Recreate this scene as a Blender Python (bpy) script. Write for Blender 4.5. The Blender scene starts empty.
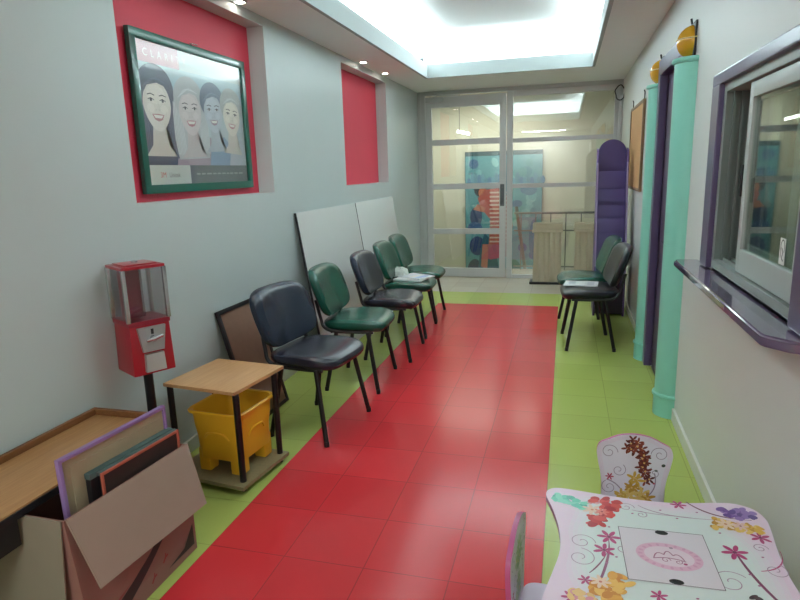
import bpy, bmesh, math, random
from mathutils import Vector, Matrix
random.seed(7)
PI = math.pi
SC = bpy.context.scene
COL = SC.collection

# ------------------------------------------------------------------ camera
cam_d = bpy.data.cameras.new('camera')
cam = bpy.data.objects.new('camera', cam_d)
COL.objects.link(cam)
cam_d.sensor_width = 36.0
cam_d.lens = 36.0 * 598.36 / 800.0
cam_d.clip_start = 0.02
_r = (0.9645042, 0.2623761, -0.0298408)
_u = (-0.0269736, 0.2103029, 0.9772641)
_f = (-0.2626864, 0.9417704, -0.2099152)
cam.matrix_world = Matrix(((_r[0], _u[0], -_f[0], 0.0), (_r[1], _u[1], -_f[1], 0.0),
                           (_r[2], _u[2], -_f[2], 1.475), (0, 0, 0, 1)))
SC.camera = cam
# ------------------------------------------------------------------ world, exposure, lamps
w = bpy.data.worlds.new('world'); SC.world = w; w.use_nodes = True
w.node_tree.nodes['Background'].inputs[0].default_value = (0.75, 0.82, 0.85, 1)
w.node_tree.nodes['Background'].inputs[1].default_value = 0.05
vs = SC.view_settings
vs.view_transform = 'Standard'; vs.look = 'None'; vs.gamma = 1.0; vs.use_curve_mapping = False
vs.exposure = 0.2


def area(name, loc, rot, sx, sy, power, color):
    d = bpy.data.lights.new(name, 'AREA'); d.shape = 'RECTANGLE'
    d.size = sx; d.size_y = sy; d.energy = power; d.color = color
    o = bpy.data.objects.new(name, d); COL.objects.link(o)
    o.location = loc; o.rotation_euler = rot
    return o


COOL = (0.85, 0.97, 1.0)
# tubes lying in the ceiling cove behind the lip, shining up
COVE_POWER = 11.8           # per metre
area('cove_light', (-1.70, 4.5, 2.56), (PI, 0, 0), 0.10, 5.2, COVE_POWER * 5.2, COOL)
area('cove_light', (0.40, 4.5, 2.56), (PI, 0, 0), 0.10, 5.2, COVE_POWER * 5.2, COOL)
area('cove_light', (-0.66, 7.17, 2.56), (PI, 0, 0), 1.7, 0.10, COVE_POWER * 1.7 * 1.5, COOL)
area('cove_light', (-0.66, 1.85, 2.56), (PI, 0, 0), 1.7, 0.10, COVE_POWER * 1.7, COOL)
# ceiling panel of the entrance end of the hall, behind the photographer
area('hall_panel_light', (-0.66, -1.6, 2.47), (0, 0, 0), 1.2, 0.3, 50.0, (0.97, 0.98, 0.96))
# added fill lamp behind the camera, lifts soffit and walls (frame: added_window_3)
area('added_soffit_fill', (0.60, -1.1, 1.45), (0, PI / 2, 0), 1.3, 1.5, 4.0, (0.93, 0.97, 1.0))
# stair landing beyond the glass
area('landing_light', (-1.1, 9.15, 2.5), (0, 0, 0), 1.6, 0.6, 27.0, (1.0, 0.98, 0.88))
# office behind the service window
area('office_light', (1.9, 3.0, 2.4), (0, 0, 0), 0.6, 1.2, 7.0, (0.9, 1.0, 0.95))


# ------------------------------------------------------------------ materials
def s2l(v):
    v = v / 255.0
    return v / 12.92 if v <= 0.04045 else ((v + 0.055) / 1.055) ** 2.4


def C(r, g, b):
    return (s2l(r), s2l(g), s2l(b), 1.0)


MATS = {}


def mat(name, col, rough=0.6, metal=0.0, var=0.06, scale=6.0, bump=0.0, bscale=60.0, coat=0.0, emit=0.0):
    if name in MATS:
        return MATS[name]
    m = bpy.data.materials.new(name); m.use_nodes = True
    nt = m.node_tree; N = nt.nodes; L = nt.links
    b = N['Principled BSDF']
    b.inputs['Roughness'].default_value = rough
    b.inputs['Metallic'].default_value = metal
    b.inputs['Coat Weight'].default_value = coat
    tc = N.new('ShaderNodeTexCoord')
    no = N.new('ShaderNodeTexNoise'); no.inputs['Scale'].default_value = scale; no.inputs['Detail'].default_value = 4
    L.new(tc.outputs['Object'], no.inputs['Vector'])
    mx = N.new('ShaderNodeMix'); mx.data_type = 'RGBA'
    mx.inputs['A'].default_value = tuple(c * (1 - var) for c in col[:3]) + (1,)
    mx.inputs['B'].default_value = tuple(min(1, c * (1 + var)) for c in col[:3]) + (1,)
    L.new(no.outputs['Fac'], mx.inputs['Factor'])
    L.new(mx.outputs['Result'], b.inputs['Base Color'])
    if bump > 0:
        n2 = N.new('ShaderNodeTexNoise'); n2.inputs['Scale'].default_value = bscale; n2.inputs['Detail'].default_value = 6
        L.new(tc.outputs['Object'], n2.inputs['Vector'])
        bp = N.new('ShaderNodeBump'); bp.inputs['Strength'].default_value = bump; bp.inputs['Distance'].default_value = 0.01
        L.new(n2.outputs['Fac'], bp.inputs['Height']); L.new(bp.outputs['Normal'], b.inputs['Normal'])
    if emit > 0:
        b.inputs['Emission Color'].default_value = col; b.inputs['Emission Strength'].default_value = emit
    MATS[name] = m
    return m


def wood(name, c1, c2, rough=0.45, axis='Y', scale=3.0):
    m = bpy.data.materials.new(name); m.use_nodes = True
    nt = m.node_tree; N = nt.nodes; L = nt.links; b = N['Principled BSDF']
    b.inputs['Roughness'].default_value = rough
    tc = N.new('ShaderNodeTexCoord'); mp = N.new('ShaderNodeMapping')
    mp.inputs['Scale'].default_value = (30, 1.5, 30) if axis == 'Y' else (1.5, 30, 30)
    no = N.new('ShaderNodeTexNoise'); no.inputs['Scale'].default_value = scale; no.inputs['Detail'].default_value = 8
    no.inputs['Roughness'].default_value = 0.65
    L.new(tc.outputs['Object'], mp.inputs['Vector']); L.new(mp.outputs['Vector'], no.inputs['Vector'])
    rp = N.new('ShaderNodeValToRGB'); rp.color_ramp.elements[0].position = 0.3; rp.color_ramp.elements[1].position = 0.7
    rp.color_ramp.elements[0].color = c1; rp.color_ramp.elements[1].color = c2
    L.new(no.outputs['Fac'], rp.inputs['Fac']); L.new(rp.outputs['Color'], b.inputs['Base Color'])
    MATS[name] = m
    return m


def glassmat(name, tint, gloss=0.10, rough=0.01):
    m = bpy.data.materials.new(name); m.use_nodes = True
    nt = m.node_tree; N = nt.nodes; L = nt.links
    N.remove(N['Principled BSDF'])
    out = N['Material Output']
    tr = N.new('ShaderNodeBsdfTransparent'); tr.inputs[0].default_value = tint
    gl = N.new('ShaderNodeBsdfGlossy'); gl.inputs['Roughness'].default_value = rough
    gl.inputs['Color'].default_value = (1, 1, 1, 1)
    fr = N.new('ShaderNodeLayerWeight'); fr.inputs['Blend'].default_value = 0.5
    pw = N.new('ShaderNodeMath'); pw.operation = 'POWER'; pw.inputs[1].default_value = 5.0
    L.new(fr.outputs['Facing'], pw.inputs[0])
    ad = N.new('ShaderNodeMath'); ad.operation = 'MULTIPLY_ADD'
    ad.inputs[1].default_value = 0.9 - gloss * .5; ad.inputs[2].default_value = gloss * .5; ad.use_clamp = True
    mx = N.new('ShaderNodeMixShader')
    L.new(pw.outputs[0], ad.inputs[0]); L.new(ad.outputs[0], mx.inputs[0])
    L.new(tr.outputs[0], mx.inputs[1]); L.new(gl.outputs[0], mx.inputs[2]); L.new(mx.outputs[0], out.inputs['Surface'])
    MATS[name] = m
    return m


def printmat(name, rough, coat=0.0):
    m = bpy.data.materials.new(name); m.use_nodes = True
    nt = m.node_tree; N = nt.nodes; L = nt.links; b = N['Principled BSDF']
    b.inputs['Roughness'].default_value = rough; b.inputs['Coat Weight'].default_value = coat
    at = N.new('ShaderNodeAttribute'); at.attribute_name = 'ink'
    no = N.new('ShaderNodeTexNoise'); no.inputs['Scale'].default_value = 40
    mx = N.new('ShaderNodeMix'); mx.data_type = 'RGBA'; mx.blend_type = 'MULTIPLY'; mx.inputs['Factor'].default_value = 0.05
    L.new(at.outputs['Color'], mx.inputs['A']); L.new(no.outputs['Color'], mx.inputs['B'])
    L.new(mx.outputs['Result'], b.inputs['Base Color'])
    MATS[name] = m
    return m


WALL_L = mat('painted_wall_grey', C(194, 206, 206), 0.42, var=0.012, bump=0.03, bscale=90)
WALL_R = mat('painted_wall_cream', C(213, 216, 213), 0.5, var=0.012, bump=0.03, bscale=90)
WALL_C = mat('painted_wall_landing', C(220, 217, 200), 0.6, var=0.015)
WALL_O = mat('painted_wall_office', C(170, 182, 172), 0.6, var=0.03)
NICHE = mat('painted_niche_red', C(214, 62, 84), 0.5, var=0.03)
CEIL = mat('painted_ceiling', C(242, 248, 248), 0.7, var=0.01)
TRIMW = mat('baseboard_paint', C(214, 214, 206), 0.35, var=0.02)
ALU = mat('brushed_aluminium', C(206, 208, 208), 0.36, 0.05, var=0.05)
ALUD = mat('dark_aluminium', C(192, 197, 197), 0.4, 0.05, var=0.05)
BLACK = mat('black_metal', C(22, 22, 25), 0.38, 0.2, var=0.1)
BLACKP = mat('black_plastic', C(26, 26, 30), 0.45, var=0.1)
ALUG = mat('mill_aluminium', C(150, 160, 156), 0.4, 0.2, var=0.05)
GLASS = glassmat('pane_glass', (0.93, 0.96, 0.94, 1), 0.18)
GLASS_OFF = glassmat('service_glass', (0.72, 0.79, 0.75, 1), 0.05)
CLEAR = glassmat('clear_plastic', (0.86, 0.84, 0.85, 1), 0.10)
PURPLE = mat('purple_gloss_paint', C(88, 74, 110), 0.28, var=0.05)
PURPLED = mat('purple_door_paint', C(74, 58, 92), 0.4, var=0.06)
SILLM = mat('purple_sill_gloss', C(104, 92, 120), 0.10, var=0.1, scale=18, coat=0.5)
TURQ = mat('turquoise_paint', C(140, 212, 194), 0.4, var=0.02)
YEL = mat('amber_globe', C(222, 162, 32), 0.22, var=0.05, coat=0.3)
WHITE = mat('white_plastic', C(225, 227, 225), 0.35, var=0.02)
BOARDW = mat('white_melamine', C(212, 216, 214), 0.22, var=0.01)
NAVY = mat('navy_vinyl', C(33, 43, 59), 0.26, var=0.08, bump=0.06, bscale=140)
NAVYS = mat('navy_vinyl_seat', C(38, 40, 54), 0.26, var=0.08, bump=0.06, bscale=140)
GREEN = mat('green_vinyl', C(22, 80, 67), 0.26, var=0.08, bump=0.06, bscale=140)
DGREY = mat('dark_grey_vinyl', C(27, 33, 41), 0.30, var=0.08, bump=0.06, bscale=140)
TABLEW = wood('light_wood_laminate', C(184, 138, 92), C(202, 158, 110), 0.4, 'Y')
TABLEW2 = wood('oak_veneer', C(170, 124, 76), C(192, 146, 96), 0.42, 'Y')
EDGEW = wood('brown_wood_edging', C(112, 72, 40), C(136, 92, 54), 0.5, 'Y')
CHIP = mat('chipboard', C(140, 128, 92), 0.7, var=0.18, scale=60)
YBIN = mat('yellow_plastic', C(236, 182, 44), 0.36, var=0.04)
CARD = mat('cardboard', C(158, 140, 126), 0.8, var=0.05, scale=14)
CARDIN = mat('cardboard_grey', C(134, 128, 112), 0.8, var=0.05, scale=14)
CARDP = mat('cardboard_print', C(142, 104, 94), 0.75, var=0.06, scale=10)
CORK = mat('cork', C(196, 152, 104), 0.85, var=0.12, scale=70)
CORKB = mat('brown_board', C(128, 98, 80), 0.7, var=0.08, scale=30)
REDM = mat('red_enamel', C(164, 22, 40), 0.30, var=0.04, coat=0.3)
REDD = mat('red_enamel_dark', C(140, 34, 52), 0.35, var=0.05)
CHROME = mat('chrome', C(196, 200, 202), 0.22, 0.9, var=0.03)
ZINC = mat('zinc_plate', C(170, 172, 174), 0.36, 0.5, var=0.06)
PURFR = mat('violet_frame', C(146, 118, 172), 0.45, var=0.06)
TEALC = mat('teal_canvas', C(74, 96, 94), 0.65, var=0.35, scale=22)
ORNG = mat('orange_red_edge', C(176, 92, 72), 0.6, var=0.2, scale=25)
DARKB = mat('dark_brown_board', C(48, 36, 34), 0.6, var=0.1)
STONE = mat('beige_stone', C(190, 180, 156), 0.85, var=0.06, scale=25, bump=0.2, bscale=50)
FRAMEG = mat('green_frame', C(16, 92, 78), 0.28, var=0.12, coat=0.4)
PINKE = mat('pink_edge', C(186, 92, 140), 0.4, var=0.05)
LAV = mat('lavender_board', C(214, 202, 222), 0.35, var=0.02)
PAPER = mat('paper', C(226, 228, 230), 0.6, var=0.03)
NEWS = mat('newsprint', C(186, 190, 184), 0.8, var=0.35, scale=45)
LAMP = mat('lamp_emitter', (1.0, 1.0, 0.96, 1), 0.4, var=0.0, emit=9.0)
SPOTE = mat('spot_emitter', (1.0, 0.9, 0.78, 1), 0.4, var=0.0, emit=25.0)
PRINT = printmat('satin_print', 0.32)
PRINTM = printmat('matt_print', 0.6)


def floor_mat():
    m = bpy.data.materials.new('glazed_floor_tiles'); m.use_nodes = True
    nt = m.node_tree; N = nt.nodes; L = nt.links; b = N['Principled BSDF']
    tc = N.new('ShaderNodeTexCoord'); sp = N.new('ShaderNodeSeparateXYZ'); L.new(tc.outputs['Object'], sp.inputs[0])

    def mth(op, a, bb=None, clamp=False):
        n = N.new('ShaderNodeMath'); n.operation = op; n.use_clamp = clamp
        for i, v in enumerate((a, bb)):
            if v is None: continue
            if isinstance(v, (int, float)): n.inputs[i].default_value = v
            else: L.new(v, n.inputs[i])
        return n.outputs[0]
    X, Y = sp.outputs[0], sp.outputs[1]
    T = 0.33
    ax = mth('DIVIDE', mth('ADD', X, 1.367 + T * 20), T); ay = mth('DIVIDE', mth('ADD', Y, -2.558 + T * 20), T)
    fx = mth('FRACT', ax); fy = mth('FRACT', ay)
    ex = mth('MINIMUM', fx, mth('SUBTRACT', 1.0, fx)); ey = mth('MINIMUM', fy, mth('SUBTRACT', 1.0, fy))
    grout = mth('LESS_THAN', mth('MINIMUM', ex, ey), 0.0060)
    red = mth('MULTIPLY', mth('MULTIPLY', mth('GREATER_THAN', X, -1.367), mth('LESS_THAN', X, -0.047)), mth('LESS_THAN', Y, 6.518))
    grey = mth('GREATER_THAN', Y, 7.178)
    cm = N.new('ShaderNodeCombineXYZ'); L.new(mth('FLOOR', ax), cm.inputs[0]); L.new(mth('FLOOR', ay), cm.inputs[1])
    wn = N.new('ShaderNodeTexWhiteNoise'); wn.noise_dimensions = '3D'; L.new(cm.outputs[0], wn.inputs['Vector'])
    no = N.new('ShaderNodeTexNoise'); no.inputs['Scale'].default_value = 3.0; no.inputs['Detail'].default_value = 5
    L.new(tc.outputs['Object'], no.inputs['Vector'])

    def mix(f, a, bb, t='MIX'):
        n = N.new('ShaderNodeMix'); n.data_type = 'RGBA'; n.blend_type = t
        for k, v in (('Factor', f), ('A', a), ('B', bb)):
            if isinstance(v, float): n.inputs[k].default_value = v
            elif isinstance(v, tuple): n.inputs[k].default_value = v
            else: L.new(v, n.inputs[k])
        return n.outputs['Result']
    c = mix(red, C(176, 192, 102), C(210, 56, 62))
    c = mix(grey, c, C(206, 198, 180))
    val = mth('ADD', mth('MULTIPLY', wn.outputs['Value'], 0.10), mth('MULTIPLY', no.outputs['Fac'], 0.06))
    hv = N.new('ShaderNodeHueSaturation'); L.new(c, hv.inputs['Color']); L.new(mth('ADD', val, 0.89), hv.inputs['Value'])
    gf = mth('MULTIPLY', grout, mth('ADD', mth('MULTIPLY', red, 0.22), 0.26))
    L.new(mix(gf, hv.outputs[0], C(60, 40, 36)), b.inputs['Base Color'])
    b.inputs['Roughness'].default_value = 0.20; b.inputs['Specular IOR Level'].default_value = 0.22
    bp = N.new('ShaderNodeBump'); bp.inputs['Strength'].default_value = 0.25; bp.inputs['Distance'].default_value = 0.004
    L.new(mth('SUBTRACT', 1.0, grout), bp.inputs['Height']); L.new(bp.outputs['Normal'], b.inputs['Normal'])
    return m


FLOORM = floor_mat()

# ------------------------------------------------------------------ mesh helpers
NB = bmesh.new


def obj(name, bm, m, parent=None, smooth=35):
    bmesh.ops.recalc_face_normals(bm, faces=bm.faces)
    me = bpy.data.meshes.new(name); bm.to_mesh(me); bm.free()
    for k in (m if isinstance(m, (list, tuple)) else [m]): me.materials.append(k)
    if smooth:
        for p in me.polygons: p.use_smooth = True
        try: me.set_sharp_from_angle(angle=math.radians(smooth))
        except Exception: pass
    o = bpy.data.objects.new(name, me); COL.objects.link(o)
    if parent is not None: o.parent = parent
    return o


def tag(o, label, cat, group=None):
    o['label'] = label; o['category'] = cat
    if group: o['group'] = group
    return o


def thing(name, label, cat, loc=(0, 0, 0), rz=0.0, group=None):
    o = bpy.data.objects.new(name, None); COL.objects.link(o); o.empty_display_size = 0.1
    o.location = loc; o.rotation_euler = (0, 0, rz)
    return tag(o, label, cat, group)


def struct(name, bm, m, parent=None, smooth=0):
    o = obj(name, bm, m, parent, smooth)
    if parent is None: o['kind'] = 'structure'
    return o


def structe(name, loc=(0, 0, 0)):
    o = bpy.data.objects.new(name, None); COL.objects.link(o); o.location = loc; o['kind'] = 'structure'
    o.empty_display_size = 0.1
    return o


def dup(root, loc, rz, label, group=None):
    r = root.copy(); COL.objects.link(r); r.location = loc; r.rotation_euler = (0, 0, rz); r['label'] = label
    if group: r['group'] = group
    for ch in list(root.children):
        c = ch.copy(); COL.objects.link(c); c.parent = r
        for g in list(ch.children):
            d = g.copy(); COL.objects.link(d); d.parent = c
    return r


def box(bm, x0, x1, y0, y1, z0, z1, bev=0.0, mi=0, mtx=None, seg=2):
    r = bmesh.ops.create_cube(bm, size=1.0)
    vv = r['verts']
    for v in vv:
        v.co = Vector((x0 + (v.co.x + .5) * (x1 - x0), y0 + (v.co.y + .5) * (y1 - y0), z0 + (v.co.z + .5) * (z1 - z0)))
    fs = set(f for v in vv for f in v.link_faces)
    if bev > 0:
        es = list(set(e for v in vv for e in v.link_edges))
        rr = bmesh.ops.bevel(bm, geom=es, offset=bev, segments=seg, affect='EDGES', profile=0.7)
        fs = set(rr['faces']) | set(f for f in fs if f.is_valid)
        vv = list(set(v for f in fs for v in f.verts))
    for f in fs: f.material_index = mi
    if mtx is not None:
        for v in vv: v.co = mtx @ v.co
    return vv


def tube(bm, pts, r, seg=10, mi=0, closed=False, flat=1.0):
    pts = [Vector(p) for p in pts]; n = len(pts); rings = []
    up = Vector((0, 0, 1)); t0 = (pts[1] - pts[0]).normalized()
    if abs(t0.dot(up)) > 0.95: up = Vector((1, 0, 0))
    side = t0.cross(up).normalized()
    for i, p in enumerate(pts):
        if closed: t = (pts[(i + 1) % n] - pts[i - 1]).normalized()
        elif i == 0: t = t0
        elif i == n - 1: t = (pts[-1] - pts[-2]).normalized()
        else: t = ((pts[i + 1] - p).normalized() + (p - pts[i - 1]).normalized()).normalized()
        side = (side - t * side.dot(t)).normalized(); nb = t.cross(side)
        rr = r[i] if isinstance(r, (list, tuple)) else r
        rings.append([bm.verts.new(p + side * math.cos(a) * rr + nb * math.sin(a) * rr * flat)
                      for a in (2 * PI * k / seg for k in range(seg))])
    m = n if closed else n - 1
    for i in range(m):
        A, B = rings[i], rings[(i + 1) % n]
        for k in range(seg):
            f = bm.faces.new((A[k], A[(k + 1) % seg], B[(k + 1) % seg], B[k])); f.material_index = mi
    if not closed:
        for R in (rings[0], rings[-1]):
            f = bm.faces.new(R); f.material_index = mi


def curve_pts(ctrl, n=6):
    """Catmull-Rom through the control points."""
    P = [Vector(p) for p in ctrl]; out = []
    P = [P[0] * 2 - P[1]] + P + [P[-1] * 2 - P[-2]]
    for i in range(1, len(P) - 2):
        for k in range(n):
            t = k / n; a, b, c, d = P[i - 1], P[i], P[i + 1], P[i + 2]
            out.append(0.5 * ((2 * b) + (c - a) * t + (2 * a - 5 * b + 4 * c - d) * t * t + (3 * b - a - 3 * c + d) * t ** 3))
    out.append(P[-2]); return out


def lathe(bm, prof, center=(0, 0, 0), seg=32, a0=0.0, a1=2 * PI, mi=0, axis='Z'):
    full = abs(a1 - a0 - 2 * PI) < 1e-6; n = seg if full else seg + 1
    rings = []
    for (r, z) in prof:
        ring = []
        for k in range(n):
            a = a0 + (a1 - a0) * k / seg
            p = Vector((r * math.cos(a), r * math.sin(a), z))
            ring.append(bm.verts.new(p + Vector(center)))
        rings.append(ring)
    for A, B in zip(rings, rings[1:]):
        for k in range(seg):
            f = bm.faces.new((A[k], A[(k + 1) % n], B[(k + 1) % n], B[k])); f.material_index = mi
    for R in (rings[0], rings[-1]):
        f = bm.faces.new(R); f.material_index = mi
    return rings


def prism(bm, pts, fn, d0, d1, mi=0, mi_side=None):
    """Outline pts (u,v) extruded from depth d0 to d1; fn(u,v,d) gives the point."""
    A = [bm.verts.new(fn(u, v, d0)) for u, v in pts]; B = [bm.verts.new(fn(u, v, d1)) for u, v in pts]
    n = len(pts)
    f = bm.faces.new(A); f.material_index = mi
    f = bm.faces.new(B); f.material_index = mi
    for k in range(n):
        f = bm.faces.new((A[k], A[(k + 1) % n], B[(k + 1) % n], B[k])); f.material_index = mi if mi_side is None else mi_side


def superell(a, b, n, seg):
    out = []
    for k in range(seg):
        t = 2 * PI * k / seg; c, s = math.cos(t), math.sin(t)
        out.append((a * math.copysign(abs(c) ** (2 / n), c), b * math.copysign(abs(s) ** (2 / n), s)))
    return out


def pad(bm, outline, prof, fn, mi=0):
    """outline scaled by each profile entry (scale, height) into a cushion; fn maps (u,v,h) to a point."""
    rings = [[bm.verts.new(fn(u * s, v * s, h)) for u, v in outline] for s, h in prof]
    n = len(outline)
    for A, B in zip(rings, rings[1:]):
        for k in range(n):
            f = bm.faces.new((A[k], A[(k + 1) % n], B[(k + 1) % n], B[k])); f.material_index = mi
    for R in (rings[0], rings[-1]):
        f = bm.faces.new(R); f.material_index = mi


# flat printing: coloured shapes laid one over the other in ink layers
class Art:
    def __init__(self, fn, step=0.00005):
        self.bm = NB(); self.cl = self.bm.faces.layers.int.new('c'); self.cols = []; self.fn = fn; self.d = 0.0; self.step = step

    def poly(self, pts, col, lift=True):
        if lift: self.d += self.step
        if col not in self.cols: self.cols.append(col)
        vs_ = [self.bm.verts.new(self.fn(u, v, self.d)) for u, v in pts]
        f = self.bm.faces.new(vs_); f[self.cl] = self.cols.index(col)
        bmesh.ops.triangulate(self.bm, faces=[f])

    def rect(self, u0, v0, u1, v1, col): self.poly([(u0, v0), (u1, v0), (u1, v1), (u0, v1)], col)

    def ell(self, u, v, a, b, col, rot=0.0, seg=28, t0=0.0, t1=2 * PI):
        c, s = math.cos(rot), math.sin(rot); P = []
        for k in range(seg if t1 - t0 > 6.28 else seg + 1):
            t = t0 + (t1 - t0) * k / seg; x, y = a * math.cos(t), b * math.sin(t)
            P.append((u + x * c - y * s, v + x * s + y * c))
        self.poly(P, col)

    def stroke(self, pts, wd, col):
        self.d += self.step
        if col not in self.cols: self.cols.append(col)
        ci = self.cols.index(col); P = [Vector((p[0], p[1])) for p in pts]; n = len(P); prev = None
        for i in range(n):
            t = (P[min(i + 1, n - 1)] - P[max(i - 1, 0)]); t = t.normalized() if t.length > 0 else Vector((1, 0))
            nn = Vector((-t.y, t.x)); ww = wd(i / (n - 1)) if callable(wd) else wd
            a = self.bm.verts.new(self.fn(*(P[i] + nn * ww / 2), self.d)); b = self.bm.verts.new(self.fn(*(P[i] - nn * ww / 2), self.d))
            if prev:
                f = self.bm.faces.new((prev[0], prev[1], b, a)); f[self.cl] = ci
            prev = (a, b)

    def text(self, s, u, v, size, col, spacing=1.0):
        self.d += self.step
        if col not in self.cols: self.cols.append(col)
        cu = bpy.data.curves.new('t', 'FONT'); cu.body = s; cu.size = size; cu.space_character = spacing
        o = bpy.data.objects.new('t', cu); COL.objects.link(o)
        me = o.to_mesh()
        VV = [self.bm.verts.new(self.fn(u + p.co.x, v + p.co.y, self.d)) for p in me.vertices]
        for p in me.polygons:
            try:
                f = self.bm.faces.new([VV[i] for i in p.vertices]); f[self.cl] = self.cols.index(col)
            except ValueError: pass
        o.to_mesh_clear(); bpy.data.objects.remove(o); bpy.data.curves.remove(cu)

    def build(self, name, m, parent=None):
        bm = self.bm; L = bm.faces.layers.int['c']; idx = [f[L] for f in bm.faces]
        me = bpy.data.meshes.new(name); bm.to_mesh(me); bm.free(); me.materials.append(m)
        at = me.color_attributes.new('ink', 'FLOAT_COLOR', 'CORNER')
        for p, ci in zip(me.polygons, idx):
            for li in p.loop_indices: at.data[li].color = self.cols[ci]
        o = bpy.data.objects.new(name, me); COL.objects.link(o)
        if parent is not None: o.parent = parent
        return o


def spiral(u, v, r, turns=1.6, a0=0.0, flip=1, n=40):
    return [(u + r * (1 - k / n * 0.85) * math.cos(a0 + flip * turns * 2 * PI * k / n),
             v + r * (1 - k / n * 0.85) * math.sin(a0 + flip * turns * 2 * PI * k / n)) for k in range(n + 1)]


def flower(A, u, v, r, col, ctr, n=6, a0=0.0):
    for k in range(n):
        a = a0 + 2 * PI * k / n
        A.ell(u + r * .6 * math.cos(a), v + r * .6 * math.sin(a), r * .48, r * .2, col, a, 12)
    A.ell(u, v, r * .17, r * .17, ctr, 0, 10)


def bezier2(p0, p1, p2, n=16):
    return [((1 - t) ** 2 * p0[0] + 2 * t * (1 - t) * p1[0] + t * t * p2[0],
             (1 - t) ** 2 * p0[1] + 2 * t * (1 - t) * p1[1] + t * t * p2[1]) for t in (k / n for k in range(n + 1))]


# ================================================================== ROOM SHELL
XL, XR, YB, ZC = -1.96, 0.645, 8.20, 2.50
Y0 = -2.2
bm = NB(); box(bm, XL - 0.3, XR + 0.0, Y0 - 0.1, 9.0, -0.08, 0.0); struct('floor', bm, FLOORM)
# left wall with two recessed niches
N1 = (2.44, 3.86); N2 = (5.31, 6.70); NZ0, NZ1, ND = 1.36, 2.44, 0.12
bm = NB()
box(bm, XL - 0.22, XL, Y0, YB + .1, -0.08, NZ0); box(bm, XL - 0.22, XL, Y0, YB + .1, NZ1, 2.95)
for a, b in ((Y0, N1[0]), (N1[1], N2[0]), (N2[1], YB + .1)): box(bm, XL - 0.22, XL, a, b, NZ0, NZ1)
for a, b in (N1, N2): box(bm, XL - 0.22, XL - ND, a, b, NZ0, NZ1, mi=1)
struct('wall_left', bm, [WALL_L, NICHE])
# right wall with the door and service window openings
D0, D1, DZ = 3.84, 4.60, 2.06
W0, W1, WZ0, WZ1 = 1.90, 2.97, 1.00, 1.80
bm = NB()
box(bm, XR, XR + .12, Y0, W0, 0, 2.95); box(bm, XR, XR + .12, W0, W1, 0, WZ0); box(bm, XR, XR + .12, W0, W1, WZ1, 2.95)
box(bm, XR, XR + .12, W1, D0, 0, 2.95); box(bm, XR, XR + .12, D0, D1, DZ, 2.95); box(bm, XR, XR + .12, D1, YB + .1, 0, 2.95)
struct('wall_right', bm, WALL_R)
bm = NB(); box(bm, XL - .2, XR + .12, Y0 - .12, Y0, -0.08, 2.95); struct('wall_back', bm, WALL_R)
# ceiling: dropped soffit with an opening, lip, upper ceiling
OX0, OX1, OY1, OY0 = -1.55, 0.232, 7.0, 2.02
bm = NB()
box(bm, XL, OX0 - .03, Y0, YB + .1, ZC, ZC + .04); box(bm, OX1 + .03, XR, Y0, YB + .1, ZC, ZC + .04)
box(bm, OX0 - .03, OX1 + .03, OY1 + .03, YB + .1, ZC, ZC + .04); box(bm, OX0 - .03, OX1 + .03, Y0, OY0 - .03, ZC, ZC + .04)
struct('ceiling', bm, CEIL)
LIPM = mat('painted_lip', C(238, 242, 242), 0.6, var=0.01)
FASCIA = mat('fascia_shade_grey', C(168, 178, 178), 0.6, var=0.01)  # lip colour darkened to stand in for weaker light on it
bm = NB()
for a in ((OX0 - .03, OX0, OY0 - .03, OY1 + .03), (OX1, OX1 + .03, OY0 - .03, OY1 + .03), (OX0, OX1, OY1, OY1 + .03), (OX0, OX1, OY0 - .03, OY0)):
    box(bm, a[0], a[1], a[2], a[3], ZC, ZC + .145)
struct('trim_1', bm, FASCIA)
bm = NB(); box(bm, XL, XR, 1.58, 7.42, 2.90, 2.95); box(bm, XL, XR, 7.36, 7.42, ZC + .04, 2.90); box(bm, XL, XR, 1.58, 1.64, ZC + .04, 2.90)
struct('ceiling_upper', bm, LIPM)
# baseboards
bm = NB(); box(bm, XL, XL + .014, Y0, YB, 0, .075, .004); struct('baseboard_left', bm, TRIMW)
bm = NB()
for a, b in ((Y0, 3.58), (4.87, YB)): box(bm, XR - .014, XR, a, b, 0, .075, .004)
struct('baseboard_right', bm, TRIMW)

w3 = structe('added_window_3')  # invented, unseen window built round the added fill lamp
bm = NB()
for a in ((-1.92, -1.86, .74, 2.16), (-.34, -.28, .74, 2.16), (-1.86, -.34, 2.10, 2.16), (-1.86, -.34, .74, .80), (-1.13, -1.07, .80, 2.10)): box(bm, XR - .025, XR + .01, *a, .004)
struct('window_frame', bm, TRIMW, w3)
bm = NB(); box(bm, XR - .012, XR - .004, -1.86, -.34, .80, 2.10); struct('glass_pane', bm, GLASS, w3)

# ------------------------------------------------------------------ glazed partition at the far end
FZ = 2.45
bm = NB()
box(bm, XL, XL + .045, YB - .01, YB + .06, 0, ZC); box(bm, XL + .045, -1.86, YB, YB + .05, 0, ZC)
box(bm, -1.86, XR, YB - .015, YB + .06, FZ, ZC); box(bm, XR - .03, XR, YB, YB + .06, 0, FZ)
struct('trim_2', bm, ALUD)
dr = structe('door_1', (0, 0, 0))
bm = NB()
DX0, DX1 = -1.855, -0.775
box(bm, DX0, DX0 + .085, YB, YB + .045, .01, FZ - .02, .004); box(bm, DX1 - .085, DX1, YB, YB + .045, .01, FZ - .02, .004)
box(bm, DX0 + .08, DX1 - .08, YB, YB + .045, FZ - .16, FZ - .02, .004)
for z in (1.80, 1.215, .605): box(bm, DX0 + .08, DX1 - .08, YB + .002, YB + .043, z, z + .075, .004)
box(bm, DX0 + .08, DX1 - .08, YB, YB + .045, .01, .13, .004)
struct('door_frame', bm, ALU, dr)
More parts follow.
